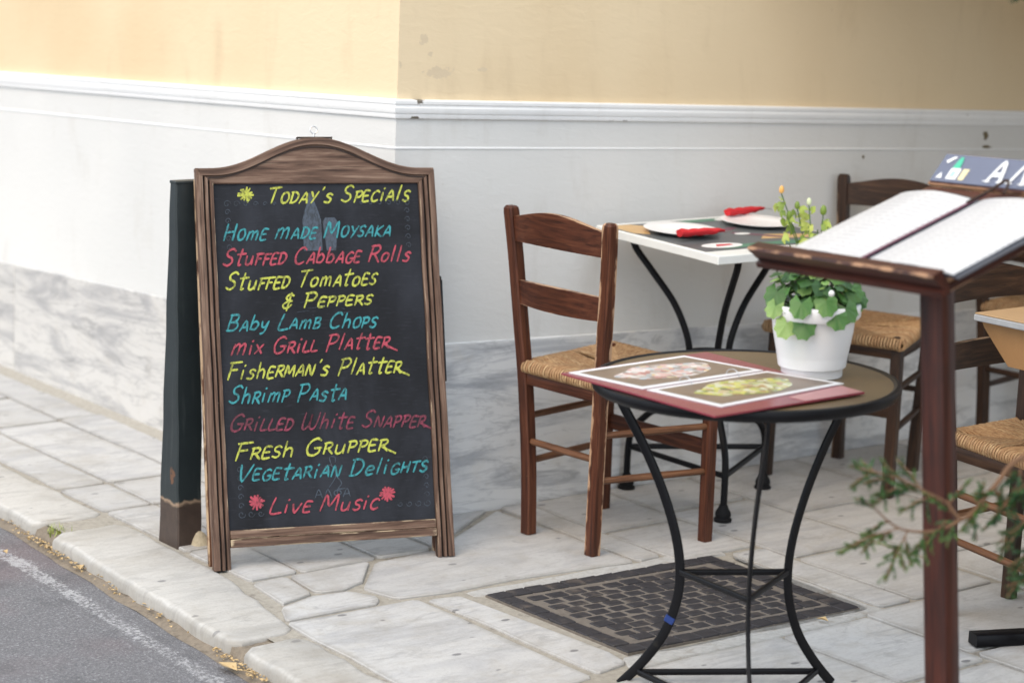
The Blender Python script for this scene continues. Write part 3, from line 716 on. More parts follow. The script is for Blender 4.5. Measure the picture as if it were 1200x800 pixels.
    # front face looks along -y
def header():
    mb = MB(); n = 40; top = [(x, arch(x)) for x in [BW * i / n for i in range(n + 1)]]
    poly = [(.0475, 1.029)] + [(BW - .0475, 1.029)] + [(BW, 1.0645)] + [(x, z) for x, z in reversed(top)] + [(0.0, 1.0645)]
    prism_xz(mb, poly, .0, .024, .002)
    for i, v in enumerate(mb.v): mb.g[i] = Vector((v.x, v.z, v.y))
    return mb
header().build('header_rail', M_frame, sb)
mb = MB()   # dark strip along the arch, groove shade put into its colour; raised lip outside
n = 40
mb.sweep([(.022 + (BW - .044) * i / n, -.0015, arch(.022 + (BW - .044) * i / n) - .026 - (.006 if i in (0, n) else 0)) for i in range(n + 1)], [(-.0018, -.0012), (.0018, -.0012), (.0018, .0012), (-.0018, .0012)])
gr_m = simple('painted_groove_shade', (.025, .016, .014), .8)
mb.build('header_groove_shade', gr_m, sb)
mb = MB()
pts = [(.009 + (BW - .018) * i / n, -.0025, arch(BW * i / n) - .0115) for i in range(n + 1)]
mb.sweep(pts, [(-.0105, -.003), (.0105, -.003), (.0085, .0035), (-.0085, .0035)][::-1], up=(0, -1, 0)); mb.build('header_lip', M_frame, sb)
def stile(x, side):
    """profiled side member: outer bead, groove, inner bead; foot below the bottom rail"""
    s_ = side; prof = [(0, .0), (.0, -.0035), (.002, -.005), (.0165, -.005), (.0185, .0015), (.0210, .0015), (.0230, -.0045), (.0300, -.0045), (.0320, .003), (.0350, .003), (.0370, -.003), (.0450, -.002), (.0475, .006), (.0475, .022), (0, .022)]
    mb = MB(); zt0, zt1 = 1.066, 1.030; off = Vector((rnd.random() * 9, 3, x)); N = 26
    vs = []; gr = []; ed = []
    for i in range(N + 1):
        for (px, py) in prof:
            top = zt0 - (zt0 - zt1) * (px / .0475); bot = .0 if px < .0475 else .0
            z = bot + (top - bot) * i / N
            wob = noise.noise(Vector((z * 7, px * 3, x * 9))) * .0012
            xx = x + s_ * px + wob; vs.append((xx, py, z)); gr.append(Vector((z, xx, py)) + off); ed.append(-1.0 if py in (.0015, .003) or (px, py) == (.0475, .006) else 1.0 if (px, py) in ((.0, -.0035), (.0450, -.002)) else 0.0)
    m = len(prof)
    fs = [(i * m + k, i * m + (k + 1) % m, (i + 1) * m + (k + 1) % m, (i + 1) * m + k) for i in range(N) for k in range(m)] + [tuple(range(m)), tuple(N * m + k for k in range(m))]
    if s_ < 0: fs = [tuple(reversed(f)) for f in fs]
    mb.add(vs, fs, gr, ed); return mb
stile(0, 1).build('stile', M_frame, sb, True, 25); stile(BW, -1).build('stile', M_frame, sb, True, 25)
mb = MB()
mb.sweep([(.047, .0, .0), (BW - .047, .0, .0)], [(0, 0)] * 3) if False else None
for z0, z1, y in ((.081, .104, -.001), (.058, .080, -.0045)):
    mb.box((BW / 2, (y + .020) / 2, (z0 + z1) / 2), (BW - .096, .020 - y, z1 - z0), None, .002)
mb.build('bottom_rail', M_frame, sb)
mb = MB(); mb.box((BW / 2, .011, .568), (BW - .09, .008, .945), None, .001); mb.build('slate', M_chalk, sb)
SL = .0068   # slate face y
def bp(x, z, h=0): return Vector((x, SL - h, z))
lines = [("TODAY's SPECiAlS", (.190, .975), (.590, .981), .046, 'yellow'), ('HOmE mADE MOYSAKA', (.066, .876), (.532, .884), .046, 'teal'), ('StuFFED CAbbAGE Rolls', (.062, .810), (.584, .813), .047, 'red'),
         ('StuFFED TomAtoES', (.066, .744), (.482, .750), .048, 'yellow'), ('& PEPPERS', (.216, .690), (.468, .697), .040, 'yellow'), ('BAby LAmB ChOPS', (.064, .634), (.477, .634), .044, 'teal'),
         ('mix GRiLL PlAttER', (.072, .568), (.510, .577), .046, 'red'), ("FishERMAN's PlAttER", (.060, .505), (.540, .508), .047, 'yellow'), ('ShRimP PAstA', (.060, .440), (.384, .438), .048, 'teal'),
         ('GRiLLED WhitE SNAPPER', (.058, .368), (.600, .358), .047, 'rose'), ('FRESh GRuPPER', (.070, .291), (.490, .297), .047, 'yellow'), ('VEGEtARiAN DeliGHTS', (.074, .233), (.600, .233), .046, 'teal'), ('LivE MuSiC', (.156, .143), (.456, .140), .044, 'red')]
for txt, p0, p1, cap, col in lines:
    mb = MB(); write(mb, txt, p0, p1, cap * .95, .0066, bp)
    if txt[-1] == 'R': ribbon(mb, [(p1[0] - .014, p1[1] + .012), (p1[0] + .004, p1[1] + .002), (p1[0] + .026, p1[1] - .009)], .0055, bp)
    mb.build('chalk_lettering', CH[col], sb, False)
def burst(cx, cz, r, col):
    mb = MB()
    for i in range(13):
        a = i * 2 * math.pi / 13 + rnd.uniform(-.15, .15); rr = r * rnd.uniform(.8, 1.12)
        ribbon(mb, [(cx - math.cos(a) * r * .1, cz - math.sin(a) * r * .1), (cx + math.cos(a) * rr, cz + math.sin(a) * rr * .92)], .007, bp)
    mb.build('chalk_star', CH[col], sb, False)
burst(.135, 1.000, .021, 'yellow'); burst(.124, .176, .021, 'red'); burst(.486, .180, .021, 'red')
# faded print under the chalk: bottle, glass, scrolls, ΑΛΦΑ
mb = MB()
def flat(mb, poly, h=.0003, place=bp): mb.add([place(x, z, h) for x, z in poly], [tuple(range(len(poly)))])
flat(mb, [(.288, .846), (.340, .846), (.340, .93), (.332, .958), (.322, .985), (.320, 1.004), (.309, 1.004), (.307, .985), (.296, .958), (.288, .93)])
mb.build('bottle_print', CH['ghost'], sb, False); mb = MB(); flat(mb, [(.352, .846), (.378, .846), (.386, .925), (.378, .936), (.352, .936), (.344, .925)])
def scroll(x, z, sx, sz, n=4):
    for k in range(n):
        r = .011 - .0012 * k; cx = x + sx * k * .026; pts = [(cx + sx * r * math.cos(t) * (1 - t / 8.5), z + sz * r * math.sin(t) * (1 - t / 8.5)) for t in [i * .6 for i in range(12)]]
        ribbon(mb, pts, .0016, bp)
    for k in range(5):
        cz = z - sz * (.022 + k * .024); pts = [(x + sx * .008 * math.cos(t) * (1 - t / 8.5), cz + .009 * math.sin(t) * (1 - t / 8.5)) for t in [i * .6 for i in range(12)]]
        ribbon(mb, pts, .0016, bp)
mb.build('glass_print', CH['ghost'], sb, False)
for sc_ in ((.082, .975, 1, 1, 6), (.585, .975, -1, 1, 6), (.082, .145, 1, -1, 3), (.600, .150, -1, -1, 4)):
    mb = MB(); scroll(*sc_); mb.build('scroll_print', CH['ghost'], sb, False)
mb = MB()
write(mb, 'AΛΦA', (.285, .178), (.385, .178), .022, .003, bp, 0, 1, True)
ribbon(mb, [(.325, .205), (.345, .235), (.335, .262), (.318, .262), (.32, .25), (.34, .245)], .003, bp); ribbon(mb, [(.345, .235), (.36, .215), (.35, .2), (.37, .2)], .003, bp); ribbon(mb, [(.335, .262), (.33, .285), (.345, .285), (.345, .27)], .003, bp)
for i in range(9): ribbon(mb, [(.33 + .07 * math.cos(2.6 * i), .71 - .005 * i), (.35 + .06 * math.cos(2.6 * i + .5), .713 - .005 * i)], .001, bp)
mb.build('emblem_print', CH['ghost'], sb, False)
# eyelet and hinge plate on the top
mb = MB(); zt = arch(BW / 2); mb.box((BW / 2, .012, zt + .0015), (.10, .016, .003), None, .0008); mb.tube([(BW / 2 - .048, .01, zt), (BW / 2 - .048, .01, zt - .006)], .002, 6); mb.tube([(BW / 2 + .048, .01, zt), (BW / 2 + .048, .01, zt - .006)], .002, 6)
mb.build('hinge_plate', M_wood_dark, sb)
mb = MB(); mb.tube([(BW / 2, .012, zt), (BW / 2, .012, zt + .014)], .0028, 8); mb.tube([(BW / 2 + .010 * math.cos(t), .012, zt + .023 + .010 * math.sin(t)) for t in [i * 2 * math.pi / 18 for i in range(18)]], .0017, 6, True)
mb.build('eyelet', M_steel, sb)
# rear panel, folded close behind, its feet a little further back
rear = bpy.data.objects.new('rear_panel', None); C.objects.link(rear); rear.parent = sb
rear.location = (0, .026, 1.055); rear.rotation_euler = (D2R(2.4), 0, 0)
mb = MB()
for x in (.020, BW - .020): mb.box((x, 0, -.535), (.040, .018, 1.055), None, .003)
mb.build('rear_stile', M_frame_b, rear)
mb = MB(); mb.box((BW / 2, 0, -.97), (BW - .08, .02, .05), None, .003); mb.box((BW / 2, 0, -.04), (BW - .08, .02, .06), None, .003); mb.build('rear_rail', M_frame_b, rear)
mb = MB(); mb.box((BW / 2, .004, -.505), (BW - .08, .006, .87), None, .001); mb.build('rear_slate', M_chalk, rear)
mb = MB(); mb.sweep([(BW + .006, .018, .76), (BW + .004, .020, .48)], [(-.003, -.006), (.003, -.006), (.003, .006), (-.003, .006)]); mb.tube([(BW + .002, .018, .764), (BW + .0085, .018, .764)], .008, 10); mb.build('side_stay', M_black, sb)

# ------------------------------------------------------------------ black post beside the sign
bp_o = thing('post', 'black tapered square post with a worn brown foot, left of the chalkboard sign', 'post', frame(-.558, .158))
mb = MB(); H = 1.0
vs = []; fs = []; N = 12
for i in range(N + 1):
    z = H * i / N - .01; t = i / N
    x0, x1 = -.053 + .026 * t, .022 + .036 * t; y0, y1 = -.053 + .073 * t, .055 - .002 * t
    wob = .0015 * math.sin(i * 2.1)
    for (x, y) in ((x0 + .004, y0), (x1 - .004, y0), (x1, y0 + .004), (x1, y1 - .004), (x1 - .004, y1), (x0 + .004, y1), (x0, y1 - .004), (x0, y0 + .004)): vs.append((x + wob, y, z))
fs = [(i * 8 + k, i * 8 + (k + 1) % 8, (i + 1) * 8 + (k + 1) % 8, (i + 1) * 8 + k) for i in range(N) for k in range(8)] + [tuple(N * 8 + k for k in range(8))]
mb.add(vs, fs); mb.build('shaft', M_post, bp_o)
mb = MB(); mb.box((.0155, .036, H - .012), (.088, .036, .008), None, .002); mb.build('cap', M_post, bp_o)
mb = MB(); seg = 12; pts = []
for i in range(7):
    for j in range(9):
        x = -.02 + .065 * j / 8; y = -.062 - .03 * i / 6; k = max(0, 1 - ((x - .018) / .03) ** 2) * max(0, 1 - (i / 6) ** 1.3)
        pts.append((x, y + .012, k * .036 + .004 * noise.noise(Vector((x * 70, y * 70, 1)))))
mb.add(pts, [(i * 9 + j, i * 9 + j + 1, (i + 1) * 9 + j + 1, (i + 1) * 9 + j) for i in range(6) for j in range(8)]); mb.build('mortar_lump', simple('sand_mortar', (.44, .38, .27), .95, var=.3, scale=80, bump=.9, bd=.004), bp_o, kind='stuff')

# ------------------------------------------------------------------ chairs
def post_path(side, H=.935):
    key = [(0, 0, 0), (.2, -.004, .006), (.4, -.013, .018), (.5, -.019, .026), (.6, -.026, .036), (.8, -.040, .055), (H, -.052, .066)]
    return [Vector((dx, side * (.1325 + s_), z)) for z, dx, s_ in key]
def at_h(side, z):
    P = post_path(side)
    for a, b_ in zip(P, P[1:]):
        if z <= b_.z: return a.lerp(b_, (z - a.z) / (b_.z - a.z))
    return P[-1]
def rsec(w_, h_, c=.004): 
    w_, h_ = w_ / 2, h_ / 2
    return [(-w_ + c, -h_), (w_ - c, -h_), (w_, -h_ + c), (w_, h_ - c), (w_ - c, h_), (-w_ + c, h_), (-w_, h_ - c), (-w_, -h_ + c)]
def front_leg(side): return Vector((.367, side * .21, 0))
def make_chair(name, label, cat, mats, M, group=None):
    wd, dw = mats; t = thing(name, label, cat, M, group)
    for s_ in (-1, 1):
        mb = MB(); P = smooth_path(post_path(s_, .918), 3); P += [P[-1] + Vector((-.001, s_ * .001, .010)), P[-1] + Vector((-.001, s_ * .001, .016))]
        sc = [1] * (len(P) - 2) + [.93, .66]; mb.sweep(P, rsec(.035, .035), up=(1, 0, 0), scales=sc)
        for k in range(len(mb.v)): mb.e[k] = 1.0 if (k % 8) in (1, 2, 5, 6) and s_ < 0 else .3
        mb.build('back_post', wd, t, True, 28)
        mb = MB(); f = front_leg(s_); mb.sweep([f, f + Vector((-.003, 0, .25)), f + Vector((-.005, -s_ * .002, .494)), f + Vector((-.005, -s_ * .002, .502))], rsec(.034, .034), up=(1, 0, 0), scales=[.96, 1, 1, .8]); mb.build('leg', dw, t, True, 28)
    # top rail and slat, bowed backwards
    for nm, z0, z1, arch_, bow in (('top_rail', .838, .905, .030, .020), ('back_slat', .663, .728, .004, .018)):
        mb = MB(); n = 16; vs = []; gr = []; ed = []; off = rnd.random() * 9
        L0_, R0_ = at_h(-1, z0), at_h(1, z0); L1_, R1_ = at_h(-1, z1), at_h(1, z1)
        for i in range(n + 1):
            u_ = i / n; k = 4 * u_ * (1 - u_); x_b = L0_.lerp(R0_, u_); x_t = L1_.lerp(R1_, u_); tt = .5 - .5 * math.cos(2 * math.pi * u_)
            zb = z0 - (0.004 if nm == 'back_slat' else -.002) * k; zt_ = z1 + arch_ * (math.sin(math.pi * u_) ** 1.3)
            for (xx, z, e) in ((x_b.x - bow * k - .009, zb, 1), (x_b.x - bow * k + .009, zb, 1), (x_t.x - bow * k + .008, zt_, 1), (x_t.x - bow * k - .008, zt_, 1)):
                y = x_b.y if z == zb else x_t.y
                vs.append((xx, y, z)); gr.append(Vector((y + off, xx, z))); ed.append(e * .9)
        # mid rows keep wear on the edges only
        fs = []
        V2 = []; G2 = []; E2 = []
        for i in range(n + 1):
            a, b_, c_, d_ = [Vector(v) for v in vs[i * 4:i * 4 + 4]]; ga, gb, gc, gd = gr[i * 4:i * 4 + 4]
            row = [(a, ga, .9), (b_, gb, .9), (b_.lerp(c_, .12), gb.lerp(gc, .12), 0), (b_.lerp(c_, .88), gb.lerp(gc, .88), 0), (c_, gc, .95), (d_, gd, .95), (d_.lerp(a, .12), gd.lerp(ga, .12), 0), (d_.lerp(a, .88), gd.lerp(ga, .88), 0)]
            for v, gg, e in row: V2.append(v); G2.append(gg); E2.append(e)
        fs = [(i * 8 + k, i * 8 + (k + 1) % 8, (i + 1) * 8 + (k + 1) % 8, (i + 1) * 8 + k) for i in range(n) for k in range(8)]
        fs += [tuple(range(8)), tuple(n * 8 + k for k in range(8))]
        mb.add(V2, fs, G2, E2); mb.build(nm, wd, t, True, 40)
    # seat frame
    bl_, br_ = at_h(1, .45), at_h(-1, .45); fl, fr = front_leg(1), front_leg(-1); zc = .452
    mb = MB()
    def bar(a, b_, h_, w_): mb.sweep([a, b_], rsec(w_, h_, .002), up=(0, 0, 1))
    for a, b_ in ((bl_, fl), (br_, fr), (bl_, br_), (fl, fr)): bar(Vector((a.x, a.y, zc)), Vector((b_.x, b_.y, zc)), .036, .022)
    mb.build('seat_frame', dw, t, True, 50)
    # stretchers
    def dowel(a, b_, r=.0105):
        mb = MB(); mb.tube([a, a.lerp(b_, .08), a.lerp(b_, .5), a.lerp(b_, .92), b_], r, 10, scales=[.72, .92, 1, .92, .72]); mb.build('stretcher', M_wood_pale if wd is M_wood else dw, t, True, 50)
    for s_ in (-1, 1):
        for z in (.335, .205): dowel(at_h(s_, z + .005), front_leg(s_) + Vector((0, 0, z)))
    dowel(at_h(1, .27), at_h(-1, .27))
    mb = MB(); mb.sweep([front_leg(1) + Vector((0, 0, .27)), front_leg(-1) + Vector((0, 0, .27))], rsec(.014, .045, .002), up=(0, 0, 1)); mb.build('front_board', dw, t, True, 50)
    # rush seat: cords wrapped over each rail and running in to the diagonals
    mb = MB(); xb, xf = -.030, .395; yb, yf = .150, .235; zt_ = .496; cm = Vector(((xb + xf) / 2 + .02, 0, zt_ - .006)); r = .0046
    cor = {'bl': Vector((xb, yb, zt_)), 'br': Vector((xb, -yb, zt_)), 'fl': Vector((xf, yf, zt_)), 'fr': Vector((xf, -yf, zt_))}
    def side_cords(c1, c2, m1, m2, outd):
        L = (c2 - c1).length; n = int(L / .0098)
        for i in range(n):
            t_ = (i + .5) / n; e = c1.lerp(c2, t_); half = min(t_, 1 - t_) * 2
            inner = (m1 if t_ < .5 else m2)
            q = (c1 if t_ < .5 else c2).lerp(inner, half); jit = rnd.uniform(-.0012, .0012)
            sag = .010 + .004 * half
            P = [e + outd * -.012 + Vector((0, 0, -.028)), e + outd * .004 + Vector((0, 0, -.023)), e + outd * .007 + Vector((0, 0, -.011 + jit)), e + outd * .000 + Vector((0, 0, .001 + jit)), e.lerp(q, .15) + Vector((0, 0, .004)), e.lerp(q, .6) + Vector((jit, jit, .001 - .003 * half)), q + Vector((0, 0, -.001 - sag * .5))]
            mb.tube(smooth_path(P, 2), r, 5, cap=False, edge=rnd.random())
    m1 = Vector((.155, 0, zt_)); m2 = Vector((.215, 0, zt_)); mid = Vector((.185, 0, zt_))
    side_cords(cor['br'], cor['bl'], m1, m1, Vector((-1, 0, 0))); side_cords(cor['fl'], cor['fr'], m2, m2, Vector((1, 0, 0)))
    side_cords(cor['bl'], cor['fl'], m1, m2, Vector((-.2, .98, 0))); side_cords(cor['fr'], cor['br'], m2, m1, Vector((-.2, -.98, 0)))
    inner = [(c.x * .96 + .006, c.y * .96, c.z - .007) for c in (cor['bl'], cor['fl'], cor['fr'], cor['br'])]
    low = [(c[0], c[1], c[2] - .018) for c in inner]
    mb.add(inner + low, [(0, 1, 2, 3), (4, 5, 6, 7)], None, [.7] * 8)
    mb.build('rush_seat', M_rush, t, True, 60)
    return t
CG = 'rush seated wooden chairs of the terrace'
make_chair('wooden_chair', 'red-brown ladder-back chair with rush seat nearest the chalkboard sign, its back to the sign', 'chair', (M_wood, M_wood), frame(.321, -.401, 3.2), CG)
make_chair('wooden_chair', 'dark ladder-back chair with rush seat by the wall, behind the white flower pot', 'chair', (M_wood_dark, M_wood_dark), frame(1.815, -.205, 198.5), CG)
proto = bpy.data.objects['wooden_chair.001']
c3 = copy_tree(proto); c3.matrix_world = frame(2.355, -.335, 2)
c3['label'] = 'dark chair farthest to the right by the wall, partly hidden behind the menu stand'
c4 = copy_tree(proto); c4.matrix_world = frame(.905, -1.415, -89) @ Matrix.Scale(.96, 4)
c4['label'] = 'chair with an orange-tan rush seat pushed under the brown covered table at the right edge'
for ch in c4.children:
    if ch.name.startswith(('stretcher', 'leg')):
        ch.data = ch.data.copy(); ch.data.materials[0] = M_wood_pale

# ------------------------------------------------------------------ white marble table at the wall
t1 = thing('marble_table', 'square white marble topped table with black iron legs against the wall', 'table', frame(1.013, -.247))
for k, ang in enumerate((120, 240, 0)):
    a = D2R(ang); dr_ = Vector((math.cos(a), math.sin(a), 0)); P = [(.262, .79), (.258, .755), (.200, .685), (.130, .60), (.088, .52), (.070, .45), (.078, .37), (.125, .30), (.200, .235), (.240, .185), (.250, .12), (.250, .02)]
    mb = MB(); mb.tube(smooth_path([dr_ * r_ + Vector((0, 0, z)) for r_, z in P], 5), .0105, 10); leg = mb.build('iron_leg', M_black, t1)
    mb = MB(); mb.lathe([(0, 0), (.026, 0), (.027, .008), (.022, .012), (.024, .020), (.022, .030), (.016, .040), (.012, .05)], 16, tuple(dr_ * .25)); mb.build('rubber_foot', M_rub, leg)
mb = MB(); tri = [Vector((math.cos(D2R(a)) * .246, math.sin(D2R(a)) * .246, .135)) for a in (120, 240, 0)]
for i in range(3): mb.tube([tri[i], tri[(i + 1) % 3]], .009, 8)
mb.build('stretcher_ring', M_black, t1)
mb = MB(); mb.tube([(math.cos(t) * .075, math.sin(t) * .075, .45) for t in [i * math.pi / 12 for i in range(24)]], .007, 8, True); mb.build('waist_ring', M_black, t1)
# the top: own plane (it rises slightly towards the wall)
TN = Vector((-.035, -.080, 1)).normalized(); TX = Vector((1, 0, .035)).normalized(); TY = TN.cross(TX)
TM = basis((.700, -.590, .8085), TX, TY, TN)      # origin: near left corner of the top surface
TMl = t1.matrix_world.inverted() @ TM
def tpart(mb, name, mat, parent=t1, sm=True, **kw):
    o = mb.build(name, mat, parent, sm, **kw); o.matrix_local = TMl; return o
TW, TD = .615, .535
mb = MB(); mb.box((TW / 2, TD / 2, -.013), (TW, TD, .026), None, .0025); tpart(mb, 'tabletop', M_wmarble)
mb = MB(); mb.box((TW / 2, TD / 2, -.029), (.5, .04, .006), None, .001); mb.box((TW / 2, TD / 2, -.033), (.04, .5, .008), None, .001); tpart(mb, 'top_bracket', M_black)
# printed cover sheets laid on the top
def placemat(x0, x1, y0, y1, h, mat, label=None):
    mb = MB(); mb.box(((x0 + x1) / 2, (y0 + y1) / 2, h / 2), (x1 - x0, y1 - y0, h), None, .0003); return mb
pm = tpart(placemat(.012, .60, .065, .505, .0012, M_stick), 'printed_cover', M_stick, None); pm.matrix_world = TM; tag(pm, 'grey printed table cover lying on the white marble table', 'table cover')
def decal(poly, name, mat, h):
    mb = MB(); mb.add([(x, y, h) for x, y in poly], [tuple(range(len(poly)))]); o = mb.build(name, mat, pm, False); return o
def ell(cx, cy, rx, ry, n=24): return [(cx + rx * math.cos(i * 2 * math.pi / n), cy + ry * math.sin(i * 2 * math.pi / n)) for i in range(n)]
decal([(.015, .405), (.06, .38), (.16, .44), (.10, .50), (.015, .50)], 'orange_print', M_orange, .0016)
decal([(.012, .37), (.05, .345), (.09, .40), (.012, .42)], 'orange_print', M_orange, .0018)
decal([(.30, .462), (.55, .462), (.55, .503), (.30, .503)], 'green_print', M_green, .0016)
decal([(.10, .08), (.50, .08), (.50, .12), (.10, .125)], 'green_print', M_green, .0016)
decal(ell(.13, .125, .075, .035), 'white_print', CH['white'], .0019); decal([(.10, .115), (.17, .12), (.17, .135), (.12, .14)], 'red_print', M_red, .0022)
decal(ell(.49, .475, .06, .026), 'white_print', CH['white'], .0019)
decal([(.33, .17), (.52, .14), (.54, .19), (.40, .23)], 'orange_print', M_orange, .0017); decal([(.30, .27), (.42, .16), (.44, .175), (.33, .29)], 'plum_print', M_plum, .0020)
decal([(.27, .31), (.30, .29), (.40, .345), (.37, .36)], 'plum_print', M_plum, .0016); decal(ell(.335, .255, .03, .015), 'white_print', CH['white'], .0023); decal(ell(.245, .33, .028, .012), 'white_print', CH['white'], .0019)
def plate(x, y, lb):
    mb = MB(); mb.lathe([(0, .003), (.070, .003), (.080, .006), (.112, .013), (.1135, .0145), (.111, .0155), (.080, .009), (.068, .0062), (0, .0060)], 48)
    o = mb.build('plate', M_plate, None); o.matrix_world = TM @ Matrix.Translation((x, y, .0012)); tag(o, lb, 'plate', 'white plates on the marble table')
plate(.158, .330, 'white plate on the marble table, the one nearer the chalkboard sign'); plate(.50, .365, 'white plate on the marble table, the one nearer the flower pot')
def napkin(x, y, ang, L, lb):
    o = thing('napkin', lb, 'napkin', TM @ Matrix.Translation((x, y, .0155)) @ Matrix.Rotation(D2R(ang), 4, 'Z'), 'red rolled napkins on the marble table')
    mb = MB(); n = 14; P = [Vector((L * i / n, .002 * math.sin(i), .0115 + .001 * math.sin(i * 1.7))) for i in range(n + 1)]
    sec = [(.012 * math.cos(t) * (1 + .12 * math.sin(3 * t)), .0105 * math.sin(t)) for t in [i * 2 * math.pi / 14 for i in range(14)]]
    mb.sweep(P, sec, up=(0, 0, 1), scales=[1.0, 1.12, 1.1, 1.05, 1.08, 1.0, .98, 1.02, .95, .9, .86, .8, .7, .5, .3][:n + 1])
    for i, v in enumerate(mb.v): mb.v[i] = v + Vector((0, 1, 1)) * noise.noise(v * 60) * .0022
    mb.build('rolled_cloth', M_red, o)
    mb = MB(); mb.sweep([(L * .8, .003, .010), (L * 1.08, .004, .007)], rsec(.006, .0014, .0003), up=(0, 0, 1))
    for k in (-1, 0, 1): mb.sweep([(L * 1.08, .004 + k * .003, .007), (L * 1.2, .004 + k * .004, .006)], rsec(.0015, .001, .0002), up=(0, 0, 1))
    mb.build('fork', M_steel, o)
napkin(.042, .214, -2, .175, 'red rolled napkin with a fork beside the left plate on the marble table'); napkin(.46, .455, 8, .19, 'red rolled napkin with a fork lying against the wall side of the marble table')

# ------------------------------------------------------------------ round table
RTX, RTY, RTH = -.170, -1.598, .745
RC0 = frame(RTX, RTY) @ Vector((0, 0, RTH))
RTM = Matrix.Translation(RC0) @ Matrix.Rotation(D2R(-1.5), 4, F) @ Matrix.Translation(-RC0) @ frame(RTX, RTY)
rt = thing('round_table', 'small round bistro table with olive-brown top and three curved black metal legs', 'table', RTM)
RR = .335
mb = MB(); mb.lathe([(0, RTH - .006), (RR - .012, RTH - .006), (RR - .010, RTH - .001), (RR - .03, RTH), (0, RTH)], 64); mb.build('tabletop', M_tabletop, rt, True, 30)
mb = MB(); mb.lathe([(RR - .012, RTH - .018), (RR - .004, RTH - .023), (RR + .002, RTH - .017), (RR + .004, RTH - .008), (RR + .001, RTH + .001), (RR - .006, RTH + .003), (RR - .013, RTH - .0005), (RR - .012, RTH - .018)], 64); mb.build('rim', M_black, rt, True, 40)
ANG = [234.5, 354.5, 114.5]
nodes = []
for k, ang in enumerate(ANG):
    a = D2R(ang); dr_ = Vector((math.cos(a), math.sin(a), 0)); tg = Vector((-math.sin(a), math.cos(a), 0))
    P = [(.308, RTH - .012), (.312, RTH - .050), (.292, .655), (.240, .57), (.190, .47), (.155, .37), (.142, .285), (.150, .21), (.180, .13), (.232, .055), (.285, -.004)]
    mb = MB(); mb.sweep(smooth_path([dr_ * r_ + Vector((0, 0, z)) for r_, z in P], 5), rsec(.0075, .0225, .002), up=dr_)
    leg = mb.build('curved_leg', M_black, rt, True, 50); nodes.append(dr_)
    if k == 2:
        mb = MB(); q0 = dr_ * .166 + Vector((0, 0, .160)); mb.sweep([dr_ * .1605 + Vector((0, 0, .178)), dr_ * .167 + Vector((0, 0, .163))], rsec(.0095, .0240, .002), up=dr_); mb.build('blue_tape', M_blue, leg)
for i in range(3):
    for r_, z in ((.140, .285), (.238, .032)):
        mb = MB(); p, q = nodes[i] * r_ + Vector((0, 0, z)), nodes[(i + 1) % 3] * r_ + Vector((0, 0, z)); mb.sweep([p, q], rsec(.010, .014, .002), up=(0, 0, 1)); mb.build('leg_brace', M_black, rt, True, 50)
mb = MB()
for i in range(3): mb.sweep([nodes[i] * .30 + Vector((0, 0, RTH - .018)), Vector((0, 0, RTH - .016))], rsec(.018, .006, .001), up=(0, 0, 1))
mb.build('top_support', M_black, rt, True, 50)

# menu folder lying open on it
MN = thing('menu_folder', 'burgundy menu folder with two food photographs lying open on the round table', 'menu', RTM @ Matrix.Translation((0, 0, RTH + .0045)))
ox, oy = RTX, RTY
def mloc(x, y): return (x - ox, y - oy)
mb = MB(); mb.prism([mloc(-.485, -1.345), mloc(-.505, -1.855), mloc(-.085, -1.872), mloc(-.055, -1.352)], 0, .004, .0008); mb.build('cover', M_burg, MN)
mb = MB(); mb.prism([mloc(-.255, -1.815), mloc(-.253, -1.862), mloc(-.088, -1.869), mloc(-.080, -1.80)], .0042, .0048); mb.build('pale_edge', M_burg_p, MN)
for (poly, inner, mat, lb) in (([(-.474, -1.358), (-.455, -1.580), (-.105, -1.588), (-.135, -1.362)], .022, M_food1, 'seafood_photo'), ([(-.454, -1.592), (-.440, -1.806), (-.062, -1.790), (-.104, -1.598)], .022, M_food2, 'salad_photo')):
    P = [mloc(*p) for p in poly]; cx = sum(p[0] for p in P) / 4; cy = sum(p[1] for p in P) / 4
    mb = MB(); mb.prism(P, .0045, .0062, .0004); pg = mb.build('page', M_paper, MN)
    k = .885; Q = [(cx + (p[0] - cx) * (k + .03), cy + (p[1] - cy) * (k - .03)) for p in P]
    mb = MB(); mb.add([(x, y, .0066) for x, y in Q], [(0, 1, 2, 3)]); mb.build('photo_print', M_photo_bg, pg, False)
    mb = MB(); mb.add([(cx + .130 * math.cos(t) * (1 + .08 * math.sin(5 * t)), cy + .066 * math.sin(t) * (1 + .1 * math.sin(4 * t + 1)), .0070) for t in [i * 2 * math.pi / 30 for i in range(30)]], [tuple(range(30))]); mb.build('food_print', mat, pg, False)
for fx in (-.34, -.20):
    mb = MB(); x, y = mloc(fx, -1.589); mb.tube([(x, y + .020 * math.cos(t), .006 + .014 * math.sin(t)) for t in [i * math.pi / 12 for i in range(13)]], .0012, 6); mb.build('binder_ring', M_steel, MN)

